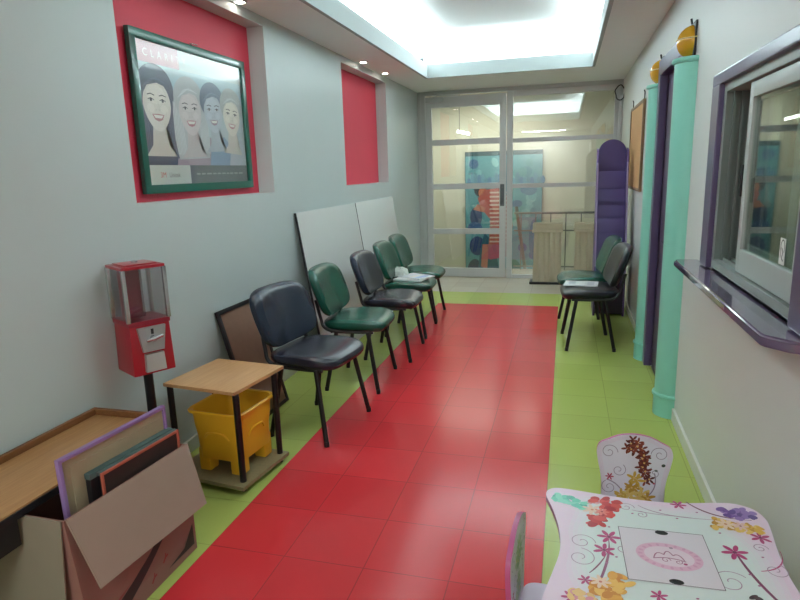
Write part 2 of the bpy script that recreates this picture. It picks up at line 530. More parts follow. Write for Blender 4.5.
zz = [.13, .605, .68, 1.215, 1.29, 1.80, 1.875, FZ - .16]
for i in range(0, 8, 2):
    bm = NB(); box(bm, DX0 + .085, DX1 - .085, YB + .018, YB + .024, zz[i], zz[i + 1]); struct('glass_pane', bm, GLASS, dr)
RAILM_DOOR = mat('dark_handle_metal', C(96, 100, 102), 0.4, 0.3)
bm = NB(); tube(bm, curve_pts([(DX1 - .05, YB - .002, 1.02), (DX1 - .05, YB - .05, 1.05), (DX1 - .05, YB - .05, 1.2), (DX1 - .05, YB - .002, 1.23)]), .011)
box(bm, DX1 - .075, DX1 - .02, YB - .014, YB, .98, 1.27, .004); obj('handle', bm, RAILM_DOOR, dr)
bm = NB(); box(bm, -1.84, -1.60, YB - .07, YB - .002, FZ - .10, FZ - .035, .006)
tube(bm, [(-1.74, YB - .04, FZ - .032), (-1.66, YB - .14, FZ - .02), (-1.40, YB - .04, FZ - .018)], .009, 8)
obj('door_closer', bm, ALUD, dr)
wn = structe('window_1')
bm = NB()
box(bm, -.765, -.69, YB - .005, YB + .05, 0, FZ, .004); box(bm, -.69, XR - .03, YB, YB + .045, FZ - .07, FZ, .004)
box(bm, XR - .09, XR - .03, YB, YB + .045, 0, FZ - .07, .004); box(bm, -.69, XR - .09, YB, YB + .045, 0, .05, .004)
for z in (1.80, 1.215): box(bm, -.69, XR - .09, YB + .002, YB + .043, z, z + .055, .004)
struct('window_frame', bm, ALU, wn)
zz = [.05, 1.215, 1.27, 1.80, 1.855, FZ - .07]
for i in range(0, 6, 2):
    bm = NB(); box(bm, -.695, XR - .085, YB + .018, YB + .024, zz[i], zz[i + 1]); struct('glass_pane', bm, GLASS, wn)

# ------------------------------------------------------------------ stair landing beyond
bm = NB(); box(bm, -2.6, 1.7, 10.0, 10.1, -1.8, 2.75); struct('wall_far', bm, WALL_C)
bm = NB(); box(bm, -2.3, -2.2, YB + .1, 10.0, -1.8, 2.75); struct('wall_landing_left', bm, WALL_C)
bm = NB(); box(bm, 1.6, 1.7, YB + .1, 10.0, -1.8, 2.75); struct('wall_landing_right', bm, WALL_C)
bm = NB(); box(bm, -2.3, 1.7, YB + .06, 10.0, 2.68, 2.75); struct('ceiling_landing', bm, CEIL)
bm = NB(); box(bm, -2.3, 1.7, 9.0, 10.0, -1.86, -1.8); struct('floor_landing', bm, WALL_C)

# mural on the stairwell wall
mu = thing('mural_panel', 'large turquoise painted mural with child in striped shirt, seen through the glass door', 'mural', (-.985, 9.955, .64))
bm = NB(); box(bm, -.62, .62, -.0, .03, -1.11, 1.11, .004); obj('backing_board', bm, mat('mural_edge', C(60, 70, 72), .7), mu)
A = Art(lambda u, v, d: (u, -0.0006 - d, v), 0.00002)
A.rect(-.615, -1.105, .615, 1.105, C(96, 158, 170))
rng = random.Random(3)
for k in range(70):
    v = rng.uniform(-1.0, 1.0); u = rng.uniform(-.52, .52)
    pal = [C(80, 142, 158), C(118, 180, 188), C(66, 108, 148), C(104, 160, 176), C(88, 152, 158), C(136, 194, 198)]
    A.ell(u, v, rng.uniform(.04, .09), rng.uniform(.04, .085), rng.choice(pal), rng.uniform(-.5, .5), 14)
for k in range(22):
    u = -.58 + k * .056; h = rng.uniform(.03, .12)
    A.ell(u + .03, .62 + h * .5, .035, .03 + h * .6, (C(74, 124, 164), C(94, 150, 176), C(84, 138, 160))[k % 3], .1, 16)
A.rect(-.615, 1.04, .615, 1.105, C(52, 84, 92))
# blue pots and figures
for (u, v, a, b, c) in ((-.44, .06, .10, .16, C(44, 66, 112)), (-.46, -.12, .12, .10, C(58, 96, 150)), (-.42, -.42, .13, .16, C(50, 74, 128)),
                        (-.46, -.86, .13, .22, C(38, 62, 100)), (.18, -.86, .13, .22, C(60, 124, 122)), (-.1, -.72, .16, .30, C(92, 160, 170)),
                        (.42, .5, .12, .10, C(84, 130, 160)), (.5, -.3, .08, .32, C(60, 120, 150))):
    A.ell(u, v, a, b, c, 0, 20)
A.poly([(-.36, -.4), (-.30, -.2), (-.16, -.36), (-.02, -.95), (-.2, -1.0), (-.42, -.9)], C(46, 104, 130))
# child: head, striped shirt, legs
K = lambda pts: [(-.10 + (u + .02) * 1.3, .02 + v * 1.15) for u, v in pts]
A.ell(-.37, .50, .10, .11, C(44, 44, 58)); A.ell(-.33, .45, .07, .09, C(206, 130, 104))
A.poly(K([(-.16, .42), (.0, .44), (.14, .30), (.18, -.1), (.14, -.36), (-.12, -.36), (-.10, 0.0), (-.22, .16), (-.26, .30)]), C(190, 100, 94))
for k in range(13):
    v = -.33 + k * .058
    A.poly(K([(-.11, v), (.145, v), (.15, v + .022), (-.11, v + .022)]), C(228, 206, 196))
A.poly(K([(-.26, .22), (-.16, .16), (-.18, .10), (-.32, .14)]), C(196, 128, 108))
A.poly(K([(-.12, -.36), (.15, -.36), (.17, -.52), (-.10, -.58), (-.22, -.52)]), C(190, 110, 132))
A.poly(K([(-.20, -.36), (-.12, -.36), (-.14, -.74), (-.22, -.68)]), C(206, 130, 124))
A.build('painting', PRINTM, mu)

# railing, pendant lamp
RAILM = mat('grey_railing_paint', C(120, 122, 116), 0.5)
rl = thing('stair_railing', 'thin grey metal railing behind the glass, at the stair opening', 'railing', (0, 8.93, 0))
bm = NB()
for z, r in ((.83, .016), (.575, .010), (.05, .012)): tube(bm, [(-.72, 0, z), (1.5, 0, z)], r, 8)
obj('rail', bm, RAILM, rl)
for k in range(11):
    bm = NB(); x = -.62 + k * .21; tube(bm, [(x, 0, 0.0), (x, 0, .83)], .008, 8); obj('baluster', bm, RAILM, rl)
hr = NB(); tube(hr, [(-.70, 9.02, .92), (-.52, 9.05, -.30)], .024, 8)
tag(obj('stair_handrail', hr, RAILM), 'sloping grey handrail going down beyond the glass, left of the fluted pedestals', 'handrail')
pl = thing('pendant_lamp', 'small hanging tube lamp beyond the top pane of the glass door', 'lamp', (-1.52, 9.3, 2.02))
bm = NB(); tube(bm, [(-.09, 0, .022), (.09, 0, -.022)], .020, 12); obj('tube', bm, LAMP, pl)
bm = NB(); tube(bm, [(-.06, 0, .03), (-.06, 0, .66)], .004, 6); obj('cord', bm, BLACKP, pl)

# ------------------------------------------------------------------ right wall: door, columns, globes
d2 = structe('door_2')
bm = NB()
box(bm, XR - .05, XR + .12, D0 - .09, D0 + .0, 0, DZ + .02, .006); box(bm, XR - .05, XR + .12, D1, D1 + .09, 0, DZ + .02, .006)
box(bm, XR - .05, XR + .12, D0 - .09, D1 + .09, DZ, DZ + .10, .006)
struct('door_frame', bm, PURPLE, d2)
bm = NB(); box(bm, XR + .005, XR + .045, D0 + .005, D1 - .005, .01, DZ - .005, .003)
for a, b in ((.16, .95), (1.08, 1.92)):
    box(bm, XR - .006, XR + .005, D0 + .12, D1 - .12, a, b, .008)
struct('door_panel', bm, PURPLED, d2)
bm = NB(); tube(bm, [(XR + .004, D0 + .07, 1.02), (XR - .02, D0 + .07, 1.02), (XR - .025, D0 + .18, 1.02)], .010, 8)
obj('door_handle', bm, CHROME, d2)


def column(y, label):
    t = thing('half_column', label, 'column', (XR, y, 0), 0, 'turquoise half columns by the purple door')
    r = .098
    bm = NB(); lathe(bm, [(r, .135), (r, 1.995)], seg=28, a0=PI / 2, a1=3 * PI / 2); obj('shaft', bm, TURQ, t)
    bm = NB(); lathe(bm, [(r + .004, 0), (r + .004, .115), (r + .012, .12), (r + .014, .128), (r + .012, .136), (r, .14)], seg=28, a0=PI / 2, a1=3 * PI / 2)
    obj('base_ring', bm, TURQ, t)
    bm = NB(); lathe(bm, [(r, 1.99), (r + .012, 1.995), (r + .016, 2.005), (r + .012, 2.017), (r, 2.02)], seg=28, a0=PI / 2, a1=3 * PI / 2)
    obj('capital', bm, TURQ, t)
    return t


column(3.69, 'turquoise half column at the near side of the purple door, beside the service window')
column(4.79, 'turquoise half column at the far side of the purple door, beside the cork board')


def globe(y, z, label):
    t = thing('wall_lamp', label, 'lamp', (XR, y, z), 0, 'yellow half globes above the columns')
    bm = NB(); R_ = .086
    prof = [(R_ * math.cos(a), R_ * math.sin(a)) for a in [(-PI / 2 + PI * k / 20) for k in range(1, 20)]]
    lathe(bm, prof, seg=24, a0=PI / 2, a1=3 * PI / 2); obj('globe', bm, YEL, t)
    bm = NB(); tube(bm, [(R_ * 1.005 * math.cos(a), R_ * 1.005 * math.sin(a), .012) for a in [PI / 2 + PI * k / 24 for k in range(25)]], .0035, 6)
    obj('seam_ring', bm, mat('cream_seam', C(236, 210, 130), .4), t)
    bm = NB(); box(bm, -.012, -.001, -.088, .088, -.084, .095, .003); obj('back_plate', bm, BLACKP, t)
    bm = NB(); tube(bm, [(-.015, 0, .09), (-.02, 0, .118)], .006, 6); obj('top_spike', bm, BLACKP, t)


globe(3.755, 2.112, 'yellow half-globe wall lamp above the turquoise column nearest the service window')
globe(4.86, 2.114, 'yellow half-globe wall lamp above the turquoise column nearest the cork board')

# ------------------------------------------------------------------ service window and its sill
w2 = structe('window_2')
bm = NB()
for a in ((W1, W1 + .135, 1.005, WZ1), (W0 - .12, W0, 1.005, WZ1)):
    box(bm, XR - .022, XR + .05, a[0], a[1], a[2], a[3], .006)
box(bm, XR - .022, XR + .05, W0 - .12, W1 + .135, WZ1, WZ1 + .05, .006)
struct('window_casing', bm, PURPLE, w2)
bm = NB()
box(bm, XR + .0, XR + .11, W1 - .035, W1, 1.01, WZ1, .003); box(bm, XR + .0, XR + .11, W0, W0 + .035, 1.01, WZ1, .003)
box(bm, XR + .0, XR + .11, W0 + .035, W1 - .035, WZ1 - .035, WZ1, .003); box(bm, XR + .0, XR + .11, W0 + .035, W1 - .035, 1.01, 1.045, .003)
for x in (.035, .072): box(bm, XR + x, XR + x + .006, W0 + .035, W1 - .035, 1.045, 1.058)
struct('window_frame', bm, ALUG, w2)
bm = NB(); box(bm, XR + .002, XR + .118, W1 - .0355, W1 - .0345, 1.05, WZ1 - .036)
for x in (.028, .058, .088): box(bm, XR + x, XR + x + .010, W1 - .050, W1 - .034, 1.046, WZ1 - .036)
struct('jamb_track', bm, mat('dark_rubber', C(112, 122, 118), .6), w2)


def sash(x, y0, y1, name):
    r = structe(name); r.parent = w2; del r['kind']
    b = NB(); z0, z1 = 1.05, WZ1 - .04
    box(b, x, x + .026, y0, y0 + .075, z0, z1, .003); box(b, x, x + .026, y1 - .045, y1, z0, z1, .003)
    box(b, x, x + .026, y0 + .070, y1 - .040, z0, z0 + .09, .003); box(b, x, x + .026, y0 + .070, y1 - .040, z1 - .055, z1, .003)
    obj('sash_frame', b, mat('sash_aluminium', C(180, 188, 186), 0.38, 0.1), r)
    b = NB(); box(b, x + .010, x + .015, y0 + .070, y1 - .040, z0 + .085, z1 - .05); obj('glass_pane', b, GLASS_OFF, r)
    return r


sash(XR + .012, W0 + .036, 2.62, 'front_sash')
s2 = sash(XR + .070, W0 + .30, W1 - .12, 'rear_sash')
bm = NB(); box(bm, XR + .055, XR + .066, W1 - .158, W1 - .130, 1.33, 1.46, .004); obj('sash_latch', bm, BLACKP, s2)
bm = NB()
for z in (1.15, 1.47, 1.70): lathe(bm, [(.006, -.003), (.006, .003)], (XR + .03, 2.0, z), 10)
pts = [(.12, 3.27), (.02, 3.27), (-.105, 3.27), (-.105, 1.80), (-.05, 1.70), (.0, 1.70)]
bm.free(); bm = NB()
prism(bm, [(-.105, 3.26), (-.112, 3.235), (-.112, 1.835), (-.105, 1.812), (-.055, 1.757), (-.03, 1.745), (-.001, 1.745), (-.001, 3.26)], lambda u, v, d: (XR + u, v, d), .965, 1.0)
prism(bm, [(-.001, 2.965), (-.001, 1.905), (.115, 1.905), (.115, 2.965)], lambda u, v, d: (XR + u, v, d), .985, 1.0)
bmesh.ops.bevel(bm, geom=[e for e in bm.edges if abs(e.verts[0].co.z - e.verts[1].co.z) < 1e-5 and e.verts[0].co.x < XR - .01], offset=.008, segments=3, affect='EDGES')
so = obj('window_sill', bm, SILLM, w2)
# small white sticker with a black line figure on the glass
st = structe('sticker', (XR + .0205, 2.13, 1.192)); st.parent = w2; del st['kind']
A = Art(lambda u, v, d: (-.001 - d, -u, v), .0001)
A.rect(-.026, -.042, .026, .042, C(222, 226, 222)); ink = C(52, 58, 56)
A.stroke([(.017 * math.cos(a), .012 + .024 * math.sin(a)) for a in [PI * k / 14 - .6 for k in range(20)]], .004, ink)
A.stroke([(-.014, .012), (-.014, -.022)], .004, ink); A.stroke([(-.004, .010), (.006, -.004), (-.002, -.022), (.012, -.03)], .005, ink)
A.build('sticker_print', PRINTM, st)

# ------------------------------------------------------------------ office behind
bm = NB(); box(bm, XR + .12, 3.3, .2, .3, 0, 2.6); struct('wall_office_near', bm, WALL_O)
bm = NB(); box(bm, 3.2, 3.3, .3, 8.0, 0, 2.6); struct('wall_office_right', bm, WALL_O)
bm = NB(); box(bm, XR + .12, 3.3, 8.0, 8.1, 0, 2.6); struct('wall_office_far', bm, WALL_O)
bm = NB(); box(bm, XR + .12, 3.3, .2, 8.1, 2.55, 2.6); struct('ceiling_office', bm, WALL_O)
bm = NB(); box(bm, XR + .0, 3.3, .2, 8.1, -.08, 0); struct('floor_office', bm, mat('office_floor', C(110, 112, 104), .5))
cb = thing('filing_cabinet', 'pale grey cupboard in the dim office behind the service window', 'cabinet', (1.55, 4.9, 0))
bm = NB(); box(bm, -.25, .35, -.2, .25, 0, 1.42, .01); obj('body', bm, mat('cupboard_grey', C(150, 160, 154), .5), cb)
for z in (.05, .52, .98):
    bm = NB(); box(bm, -.23, .33, -.215, -.2, z, z + .41, .005); f = obj('drawer', bm, mat('cupboard_front', C(164, 172, 166), .5), cb)
    bm = NB(); box(bm, -.02, .12, -.23, -.215, z + .2, z + .22, .003); obj('pull_handle', bm, CHROME, f)

# ------------------------------------------------------------------ cork board on the right wall
ck = thing('cork_board', 'cork notice board hung on the right wall before the far glazing', 'board', (XR, 6.28, 1.63))
bm = NB(); box(bm, -.018, -.006, -.50, .50, -.375, .375); obj('cork_panel', bm, CORK, ck)
bm = NB()
box(bm, -.025, -.002, -.53, .53, .37, .395, .003); box(bm, -.025, -.002, -.53, .53, -.395, -.37, .003)
box(bm, -.025, -.002, -.53, -.50, -.375, .375, .003); box(bm, -.025, -.002, .50, .53, -.375, .375, .003)
obj('frame', bm, wood('thin_brown_frame', C(120, 92, 66), C(140, 110, 80), .5, 'Y'), ck)
for y in (-.50, .42):
    bm = NB(); tube(bm, [(-.012, y, .39), (-.012, y, .455), (-.02, y, .47)], .005, 6); obj('hook', bm, BLACKP, ck)

# cable coil and conduit in the far right corner
bm = NB(); tube(bm, curve_pts([(.60 + .055 * math.cos(a) * (1 + .1 * math.sin(5 * a)), 8.05 + .02 * math.sin(3 * a), 2.33 + .085 * math.sin(a)) for a in [2 * PI * k / 18 for k in range(55)]], 2), .007, 6)
tag(obj('cable_coil', bm, BLACKP), 'coil of black cable hanging in the corner right of the glazing', 'cable')
bm = NB(); box(bm, .60, .64, 8.10, 8.14, .08, 2.24, .005); box(bm, .59, .643, 8.08, 8.15, 2.24, 2.30, .004); tag(obj('cable_conduit', bm, ALU), 'grey metal conduit running down the corner right of the glazing', 'conduit')
bm = NB(); box(bm, -1.62, -1.57, 6.88, 6.94, 2.645, 2.70, .006); box(bm, -1.605, -1.585, 6.90, 6.92, 2.541, 2.65); tag(obj('lamp_socket', bm, BLACKP), 'small dark lamp socket peeking over the cove lip at its far left corner', 'socket')

# ------------------------------------------------------------------ recessed downlights above the niches
def downlight(x, y, label):
    t = thing('downlight', label, 'lamp', (x, y, ZC), 0, 'small round downlights over the red niches')
    bm = NB(); rg = [(.042, 0), (.042, -.004), (.030, -.006), (.028, 0)]
    lathe(bm, [(.044, -.0002), (.043, -.005), (.031, -.006), (.030, -.0002)], seg=24); obj('bezel', bm, CHROME, t)
    bm = NB(); lathe(bm, [(.001, -.0075), (.029, -.0073), (.029, -.0062)], seg=20); obj('lens', bm, SPOTE, t)
    d = bpy.data.lights.new('downlight_beam', 'SPOT'); d.energy = 9.0; d.spot_size = math.radians(75); d.spot_blend = .6
    d.shadow_soft_size = .02; d.color = (1.0, .86, .74)
    o = bpy.data.objects.new('downlight_beam', d); COL.objects.link(o); o.parent = t; o.location = (0, 0, -.03); o.rotation_euler = (0, -.30, 0)


downlight(-1.885, 5.72, 'small lit downlight above the far niche, the nearer of the two')
downlight(-1.885, 6.44, 'small lit downlight above the far niche, the one closer to the glass door')
downlight(-1.915, 3.50, 'small lit downlight above the framed poster, at the top edge of the picture')
downlight(-1.915, 2.80, 'small lit downlight above the left half of the framed poster')

# ================================================================== POSTER in the near niche
PW, PH = 1.095, .800
po = thing('framed_poster', 'green framed poster of four smiling women hung in the near red niche', 'picture', (-2.066, 3.170, 1.400))
bm = NB(); fw = .045
box(bm, 0, .028, -PW / 2, PW / 2, 0, fw, .006); box(bm, 0, .028, -PW / 2, PW / 2, PH - fw, PH, .006)
box(bm, 0, .028, -PW / 2, -PW / 2 + fw, fw - .004, PH - fw + .004, .006); box(bm, 0, .028, PW / 2 - fw, PW / 2, fw - .004, PH - fw + .004, .006)
obj('frame', bm, FRAMEG, po)
bm = NB(); box(bm, .001, .008, -PW / 2 + .02, PW / 2 - .02, .02, PH - .02); obj('backing', bm, PAPER, po)
bm = NB(); box(bm, .0165, .019, -PW / 2 + fw - .006, PW / 2 - fw + .006, fw - .006, PH - fw + .006); obj('glazing', bm, glassmat('picture_glass', (.985, .99, .99, 1), .06, .06), po)
bm = NB(); tube(bm, [(.012, .0, PH), (.012, -.02, PH + .012), (.012, .05, PH + .014)], .004, 6); obj('hanger', bm, CHROME, po)
# print: u from 0 (near) to 1.045, v from 0 to .695
A = Art(lambda u, v, d: (.009 + d, u - PW / 2 + fw, v + fw), .000008)
IW, IH = PW - 2 * fw, PH - 2 * fw
A.rect(0, 0, IW, IH, C(188, 202, 206))
for k in range(12):
    A.rect(0, IH * .84 - k * .012, IW, IH * .84 - k * .012 + .014, C(186 - k, 206 - k // 2, 212))
A.rect(0, IH * .855, IW, IH, C(206, 214, 212)); A.rect(0, IH * .855, .36, IH, C(214, 150, 158))
A.text('CLARITY', .065, IH * .90, .052, C(232, 206, 204), 2.0)


def face(u, v, s, skin, hair, long, lip, tilt=0.0, light=None):
    c, sn = math.cos(tilt), math.sin(tilt)
    def P(x, y): x *= 1.22; return (u + s * (x * c - y * sn), v + s * (x * sn + y * c))
    def E(x, y, a, b, col, r=0): A.ell(*P(x, y), a * s * 1.22, b * s, col, tilt + r)
    def pl(pts, col): A.poly([P(x, y) for x, y in pts], col)
    h2 = tuple(min(1, k * 1.35) for k in hair[:3]) + (1,)
    sk2 = tuple(k * .86 for k in skin[:3]) + (1,)
    sk3 = tuple(min(1, k * 1.10) for k in skin[:3]) + (1,)
    if long:
        pl([(-.62, .55), (-.75, 0), (-.80, -.8), (-.70, -1.45), (.70, -1.45), (.78, -.8), (.70, 0), (.60, .55)], hair)
        for k in range(7):
            x = -.70 + k * .06
            A.stroke([P(x, .3), P(x - .06, -.4), P(x - .02, -1.3)], .025 * s, h2)
            A.stroke([P(-x, .3), P(.06 - x, -.4), P(.02 - x, -1.3)], .025 * s, h2)
    E(0, .42, .66, .68, hair)
    pl([(-.22, -.5), (.22, -.5), (.30, -1.1), (.55, -1.4), (-.55, -1.4), (-.30, -1.1)], sk2)
    pl([(.50 * math.cos(t) * (1 - .18 * max(0, -math.sin(t))), .70 * math.sin(t) - .02) for t in [2 * PI * k / 36 for k in range(36)]], skin)
    E(-.02, .28, .33, .26, sk3); E(-.24, -.10, .13, .12, sk3); E(.24, -.10, .13, .12, sk3)
    pl([(-.55, .30), (-.45, .62), (-.1, .82), (.3, .78), (.52, .5), (.55, .3), (.38, .52), (.05, .60), (-.30, .50), (-.44, .30)], hair)
    for k in range(4):
        A.stroke([P(-.48 + .06 * k, .42 + .04 * k), P(-.2 + .08 * k, .68 + .02 * k), P(.2 + .06 * k, .70 - .03 * k)], .02 * s, h2)
    dk = C(72, 70, 78)
    for x in (-.21, .21):
        E(x, .12, .085, .038, C(226, 226, 222)); E(x, .12, .04, .042, dk)
        A.stroke([P(x - .11, .125), P(x, .172), P(x + .11, .12)], .022 * s, dk)
        A.stroke([P(x - .12, .25), P(x, .285), P(x + .13, .25)], .026 * s, dk)
    A.stroke([P(.03, .1), P(.06, -.08), P(.02, -.13)], .02 * s, sk2); E(-.05, -.14, .03, .02, sk2); E(.06, -.14, .03, .02, sk2)
    pl([(-.22, -.26), (0, -.24), (.22, -.26), (.14, -.40), (0, -.45), (-.14, -.40)], lip)
    pl([(-.18, -.275), (.18, -.275), (.11, -.36), (-.11, -.36)], C(236, 234, 228))
    A.stroke([P(-.30, -.16), P(-.28, -.30)], .018 * s, sk2); A.stroke([P(.30, -.16), P(.28, -.30)], .018 * s, sk2)


# shoulders
A.poly([(0, .10), (0, .42), (.06, .38), (.16, .28), (.26, .22), (.30, .10)], C(92, 100, 122))
A.poly([(.26, .10), (.30, .24), (.42, .28), (.62, .26), (.66, .10)], C(176, 160, 172))
A.poly([(.58, .10), (.62, .26), (.76, .27), (.86, .20), (.86, .10)], C(142, 166, 190))
A.poly([(.80, .10), (.84, .24), (.96, .26), (IW, .20), (IW, .10)], C(186, 192, 200))
face(.138, .405, .185, C(226, 222, 214), C(98, 104, 122), True, C(190, 140, 142))
face(.425, .39, .175, C(214, 206, 206), C(190, 194, 196), True, C(196, 134, 146), .04)
face(.660, .405, .160, C(196, 204, 212), C(126, 138, 158), False, C(172, 146, 162), .05)
face(.865, .395, .160, C(226, 222, 212), C(182, 188, 188), False, C(198, 148, 152), -.06)
A.rect(0, 0, .37, .10, C(206, 212, 204)); A.rect(.37, 0, IW, .10, C(118, 126, 128))
A.text('3M', .10, .036, .040, C(206, 92, 84), 1.0); A.text('Unitek', .175, .036, .036, C(124, 116, 112), 1.0)
u = .43
rng = random.Random(11)
for k in range(11):
    wd = rng.uniform(.018, .055)
    if u + wd < IW - .03: A.rect(u, .047, u + wd, .056, C(172, 180, 178))
    u += wd + .014
A.build('print', PRINT, po)

# ================================================================== CHAIRS (visitor chair; faces +x)
def make_chair(label, back_m, seat_m, loc, rz, group):
    t = thing('visitor_chair', label, 'chair', loc, rz, group)
    # seat: 0.46 wide, 0.45 deep, waterfall front
    ol = []
    for (x, y) in superell(.5, .5, 4.2, 44):
        wd = .505 - .05 * (0.5 - x) * 1.0      # a little narrower at the back
        ol.append((x * .455, y * wd))
    prof = [(.0, -.022), (.90, -.022), (.965, -.018), (.995, -.006), (1.0, .008), (.985, .022), (.93, .033), (.8, .040), (.55, .043), (.25, .041), (.0, .040)]
    prof = [(max(s, .02), h) for s, h in prof]

    def seatmap(u, v, h):
        x = .02 + u; drop = .0
        if u > .08: drop = .9 * (u - .08) ** 2
        sad = .25 * (v * v) * (1 - abs(u) / .4) - .006
        return (x, v, .455 + h - drop + (sad if h > 0 else 0))
    bm = NB(); pad(bm, ol, prof, seatmap); obj('seat', bm, seat_m, t)
    bm = NB(); pad(bm, [(x * .93, y * .93) for x, y in ol], [(.02, -.040), (.9, -.038), (.98, -.030), (1.0, -.020), (.98, -.014), (.02, -.014)], lambda u, v, h: (.02 + u, v, .455 + h - (.9 * (u - .08) ** 2 if u > .08 else 0)))
    obj('seat_pan', bm, BLACKP, t)
    # backrest: rounded, narrower at the bottom, concave
    bo = []
    for (x, y) in superell(.5, .5, 4.0, 44):
        wd = .555 - .020 * max(0, -y) * 2
        bo.append((x * wd, y * .335))
    th = .215

    def backmap(off):
        def f(u, v, h):
            curve = .55 * u * u + .25 * (v - .0) ** 2 - .02
            px = -.222 + curve + h + off; pz = .675 + v
            return (px - .36 * v, u, pz)
        return f
    prof2 = [(.02, -.004), (.92, -.004), (.985, .0), (1.0, .016), (.985, .034), (.93, .048), (.75, .057), (.4, .061), (.02, .061)]
    bm = NB(); pad(bm, bo, prof2, backmap(0)); obj('backrest', bm, back_m, t)
    bm = NB(); pad(bm, [(a * .975, b * .975) for a, b in bo], [(.02, -.018), (.85, -.016), (.96, -.010), (1.0, -.002), (.97, .002), (.02, .002)], backmap(0)); obj('back_shell', bm, BLACKP, t)
    for s in (-1, 1):
        bm = NB(); tube(bm, [(.135, s * .215, .418), (.205, s * .262, .015)], .0115, 10, flat=1.25)
        lathe(bm, [(.015, 0), (.015, .022), (.012, .03)], (.206, s * .263, 0), 12); obj('leg', bm, BLACK, t)
        bm = NB(); tube(bm, [(-.085, s * .220, .418), (-.165, s * .250, .015)], .0115, 10, flat=1.25)
        lathe(bm, [(.015, 0), (.015, .022), (.012, .03)], (-.166, s * .251, 0), 12); obj('leg', bm, BLACK, t)
        bm = NB()
        tube(bm, curve_pts([(.17, s * .205, .415), (.0, s * .222, .418), (-.12, s * .226, .425), (-.175, s * .222, .452), (-.198, s * .205, .50), (-.225, s * .185, .58), (-.240, s * .175, .625)], 5), .0115, 10)
        obj('back_upright', bm, BLACK, t)
    for x_, y_ in ((.15, .205), (-.12, .222)):
        bm = NB(); tube(bm, [(x_, -y_, .416), (x_, y_, .416)], .010, 8); obj('cross_bar', bm, BLACK, t)
    return t


R = math.radians
GL = 'visitor chairs along the left wall'; GR = 'visitor chairs at the right wall'
c1 = make_chair('navy blue vinyl chair nearest in the left row, beside the small wooden table', NAVY, NAVYS, (-1.405, 3.13, 0), R(-8), GL)
c2 = make_chair('green vinyl chair between the two navy chairs of the left row', GREEN, GREEN, (-1.415, 3.92, 0), R(3), GL)
dup(c1, (-1.365, 4.625, 0), R(2), 'navy blue vinyl chair standing third in the left row, between green chairs', GL)
dup(c2, (-1.395, 5.31, 0), R(2), 'green vinyl chair of the left row with magazines lying on its seat', GL)
dup(c2, (-1.43, 5.93, 0), R(2), 'green vinyl chair at the far end of the left row, nearest the glass door', GL)
c6 = make_chair('dark navy chair at the right wall with a white magazine on its seat', DGREY, DGREY, (.225, 5.16, 0), R(184), GR)
dup(c2, (.19, 5.73, 0), R(184), 'green chair at the right wall, between the dark chair and purple rack', GR)

# magazines
def magazine(name, label, loc, rz, w_, l_, t_, cover, group=None, tilt=0.0):
    t = thing(name, label, 'magazine', loc, rz, group); t.rotation_euler = (tilt, 0, rz)
    bm = NB(); box(bm, -w_ / 2, w_ / 2, -l_ / 2, l_ / 2, 0, t_, .0015); obj('pages', bm, PAPER, t)
    A = Art(lambda u, v, d: (u, v, t_ + .0004 + d), .0001)
    A.rect(-w_ / 2 + .002, -l_ / 2 + .002, w_ / 2 - .002, l_ / 2 - .002, cover[0])
    for k, c in enumerate(cover[1:]):
        A.rect(-w_ / 2 + .02 + .01 * k, -l_ / 2 + .03 + .075 * k, w_ / 2 - .03, -l_ / 2 + .085 + .075 * k, c)
    A.build('cover', PRINT, t)


magazine('magazine', 'white magazine lying on the seat of the dark right-hand chair', (.145, 5.21, .4945), R(84), .20, .27, .010, [C(216, 222, 226), C(190, 198, 206), C(228, 230, 232), C(176, 186, 196)])
magazine('magazine', 'white magazine with grey and blue cover, bottom of the pile on the green chair', (-1.36, 5.30, .4945), R(78), .21, .28, .012, [C(212, 212, 214), C(176, 180, 192), C(206, 196, 190)], 'magazines on the green chair')
magazine('magazine', 'open pale magazine with a blue patch, top of the pile on the green chair', (-1.33, 5.36, .5075), R(60), .21, .28, .010, [C(206, 212, 222), C(150, 168, 214), C(222, 214, 206)], 'magazines on the green chair')
bm = NB()
ol = superell(.10, .085, 2.6, 24)
rng = random.Random(5)
rings = []
for s, h in ((.02, 0), (.8, 0), (1.0, .012), (.85, .05), (.5, .075), (.05, .08)):
    rings.append([bm.verts.new((-1.52 + u * s + rng.uniform(-.008, .008), 5.42 + v * s + rng.uniform(-.008, .008), .503 + h + (rng.uniform(-.006, .010) if h > .01 else 0))) for u, v in ol])
for a, b in zip(rings, rings[1:]):
    for k in range(24): bm.faces.new((a[k], a[(k + 1) % 24], b[(k + 1) % 24], b[k]))
bm.faces.new(rings[0]); bm.faces.new(rings[-1])
tag(obj('crumpled_newspaper', bm, NEWS, None, 20), 'crumpled grey newspaper against the backrest of the green chair with magazines', 'newspaper')

# ================================================================== boards leaning on the left wall
def leaning(name, label, cat, y0, y1, h, foot, m, th=.012, tl=None, group=None, top_x=XL + .006):
    """flat board standing on the floor at x=foot, top edge touching the wall"""
    t = thing(name, label, cat, (foot, (y0 + y1) / 2, 0.0), 0, group)
    a = math.asin(min(.9, (foot - top_x) / h)); t.rotation_euler = (0, -a, 0)
    bm = NB(); box(bm, 0, th, -(y1 - y0) / 2, (y1 - y0) / 2, 0.0, h, .002); obj('panel', bm, m, t)
    return t


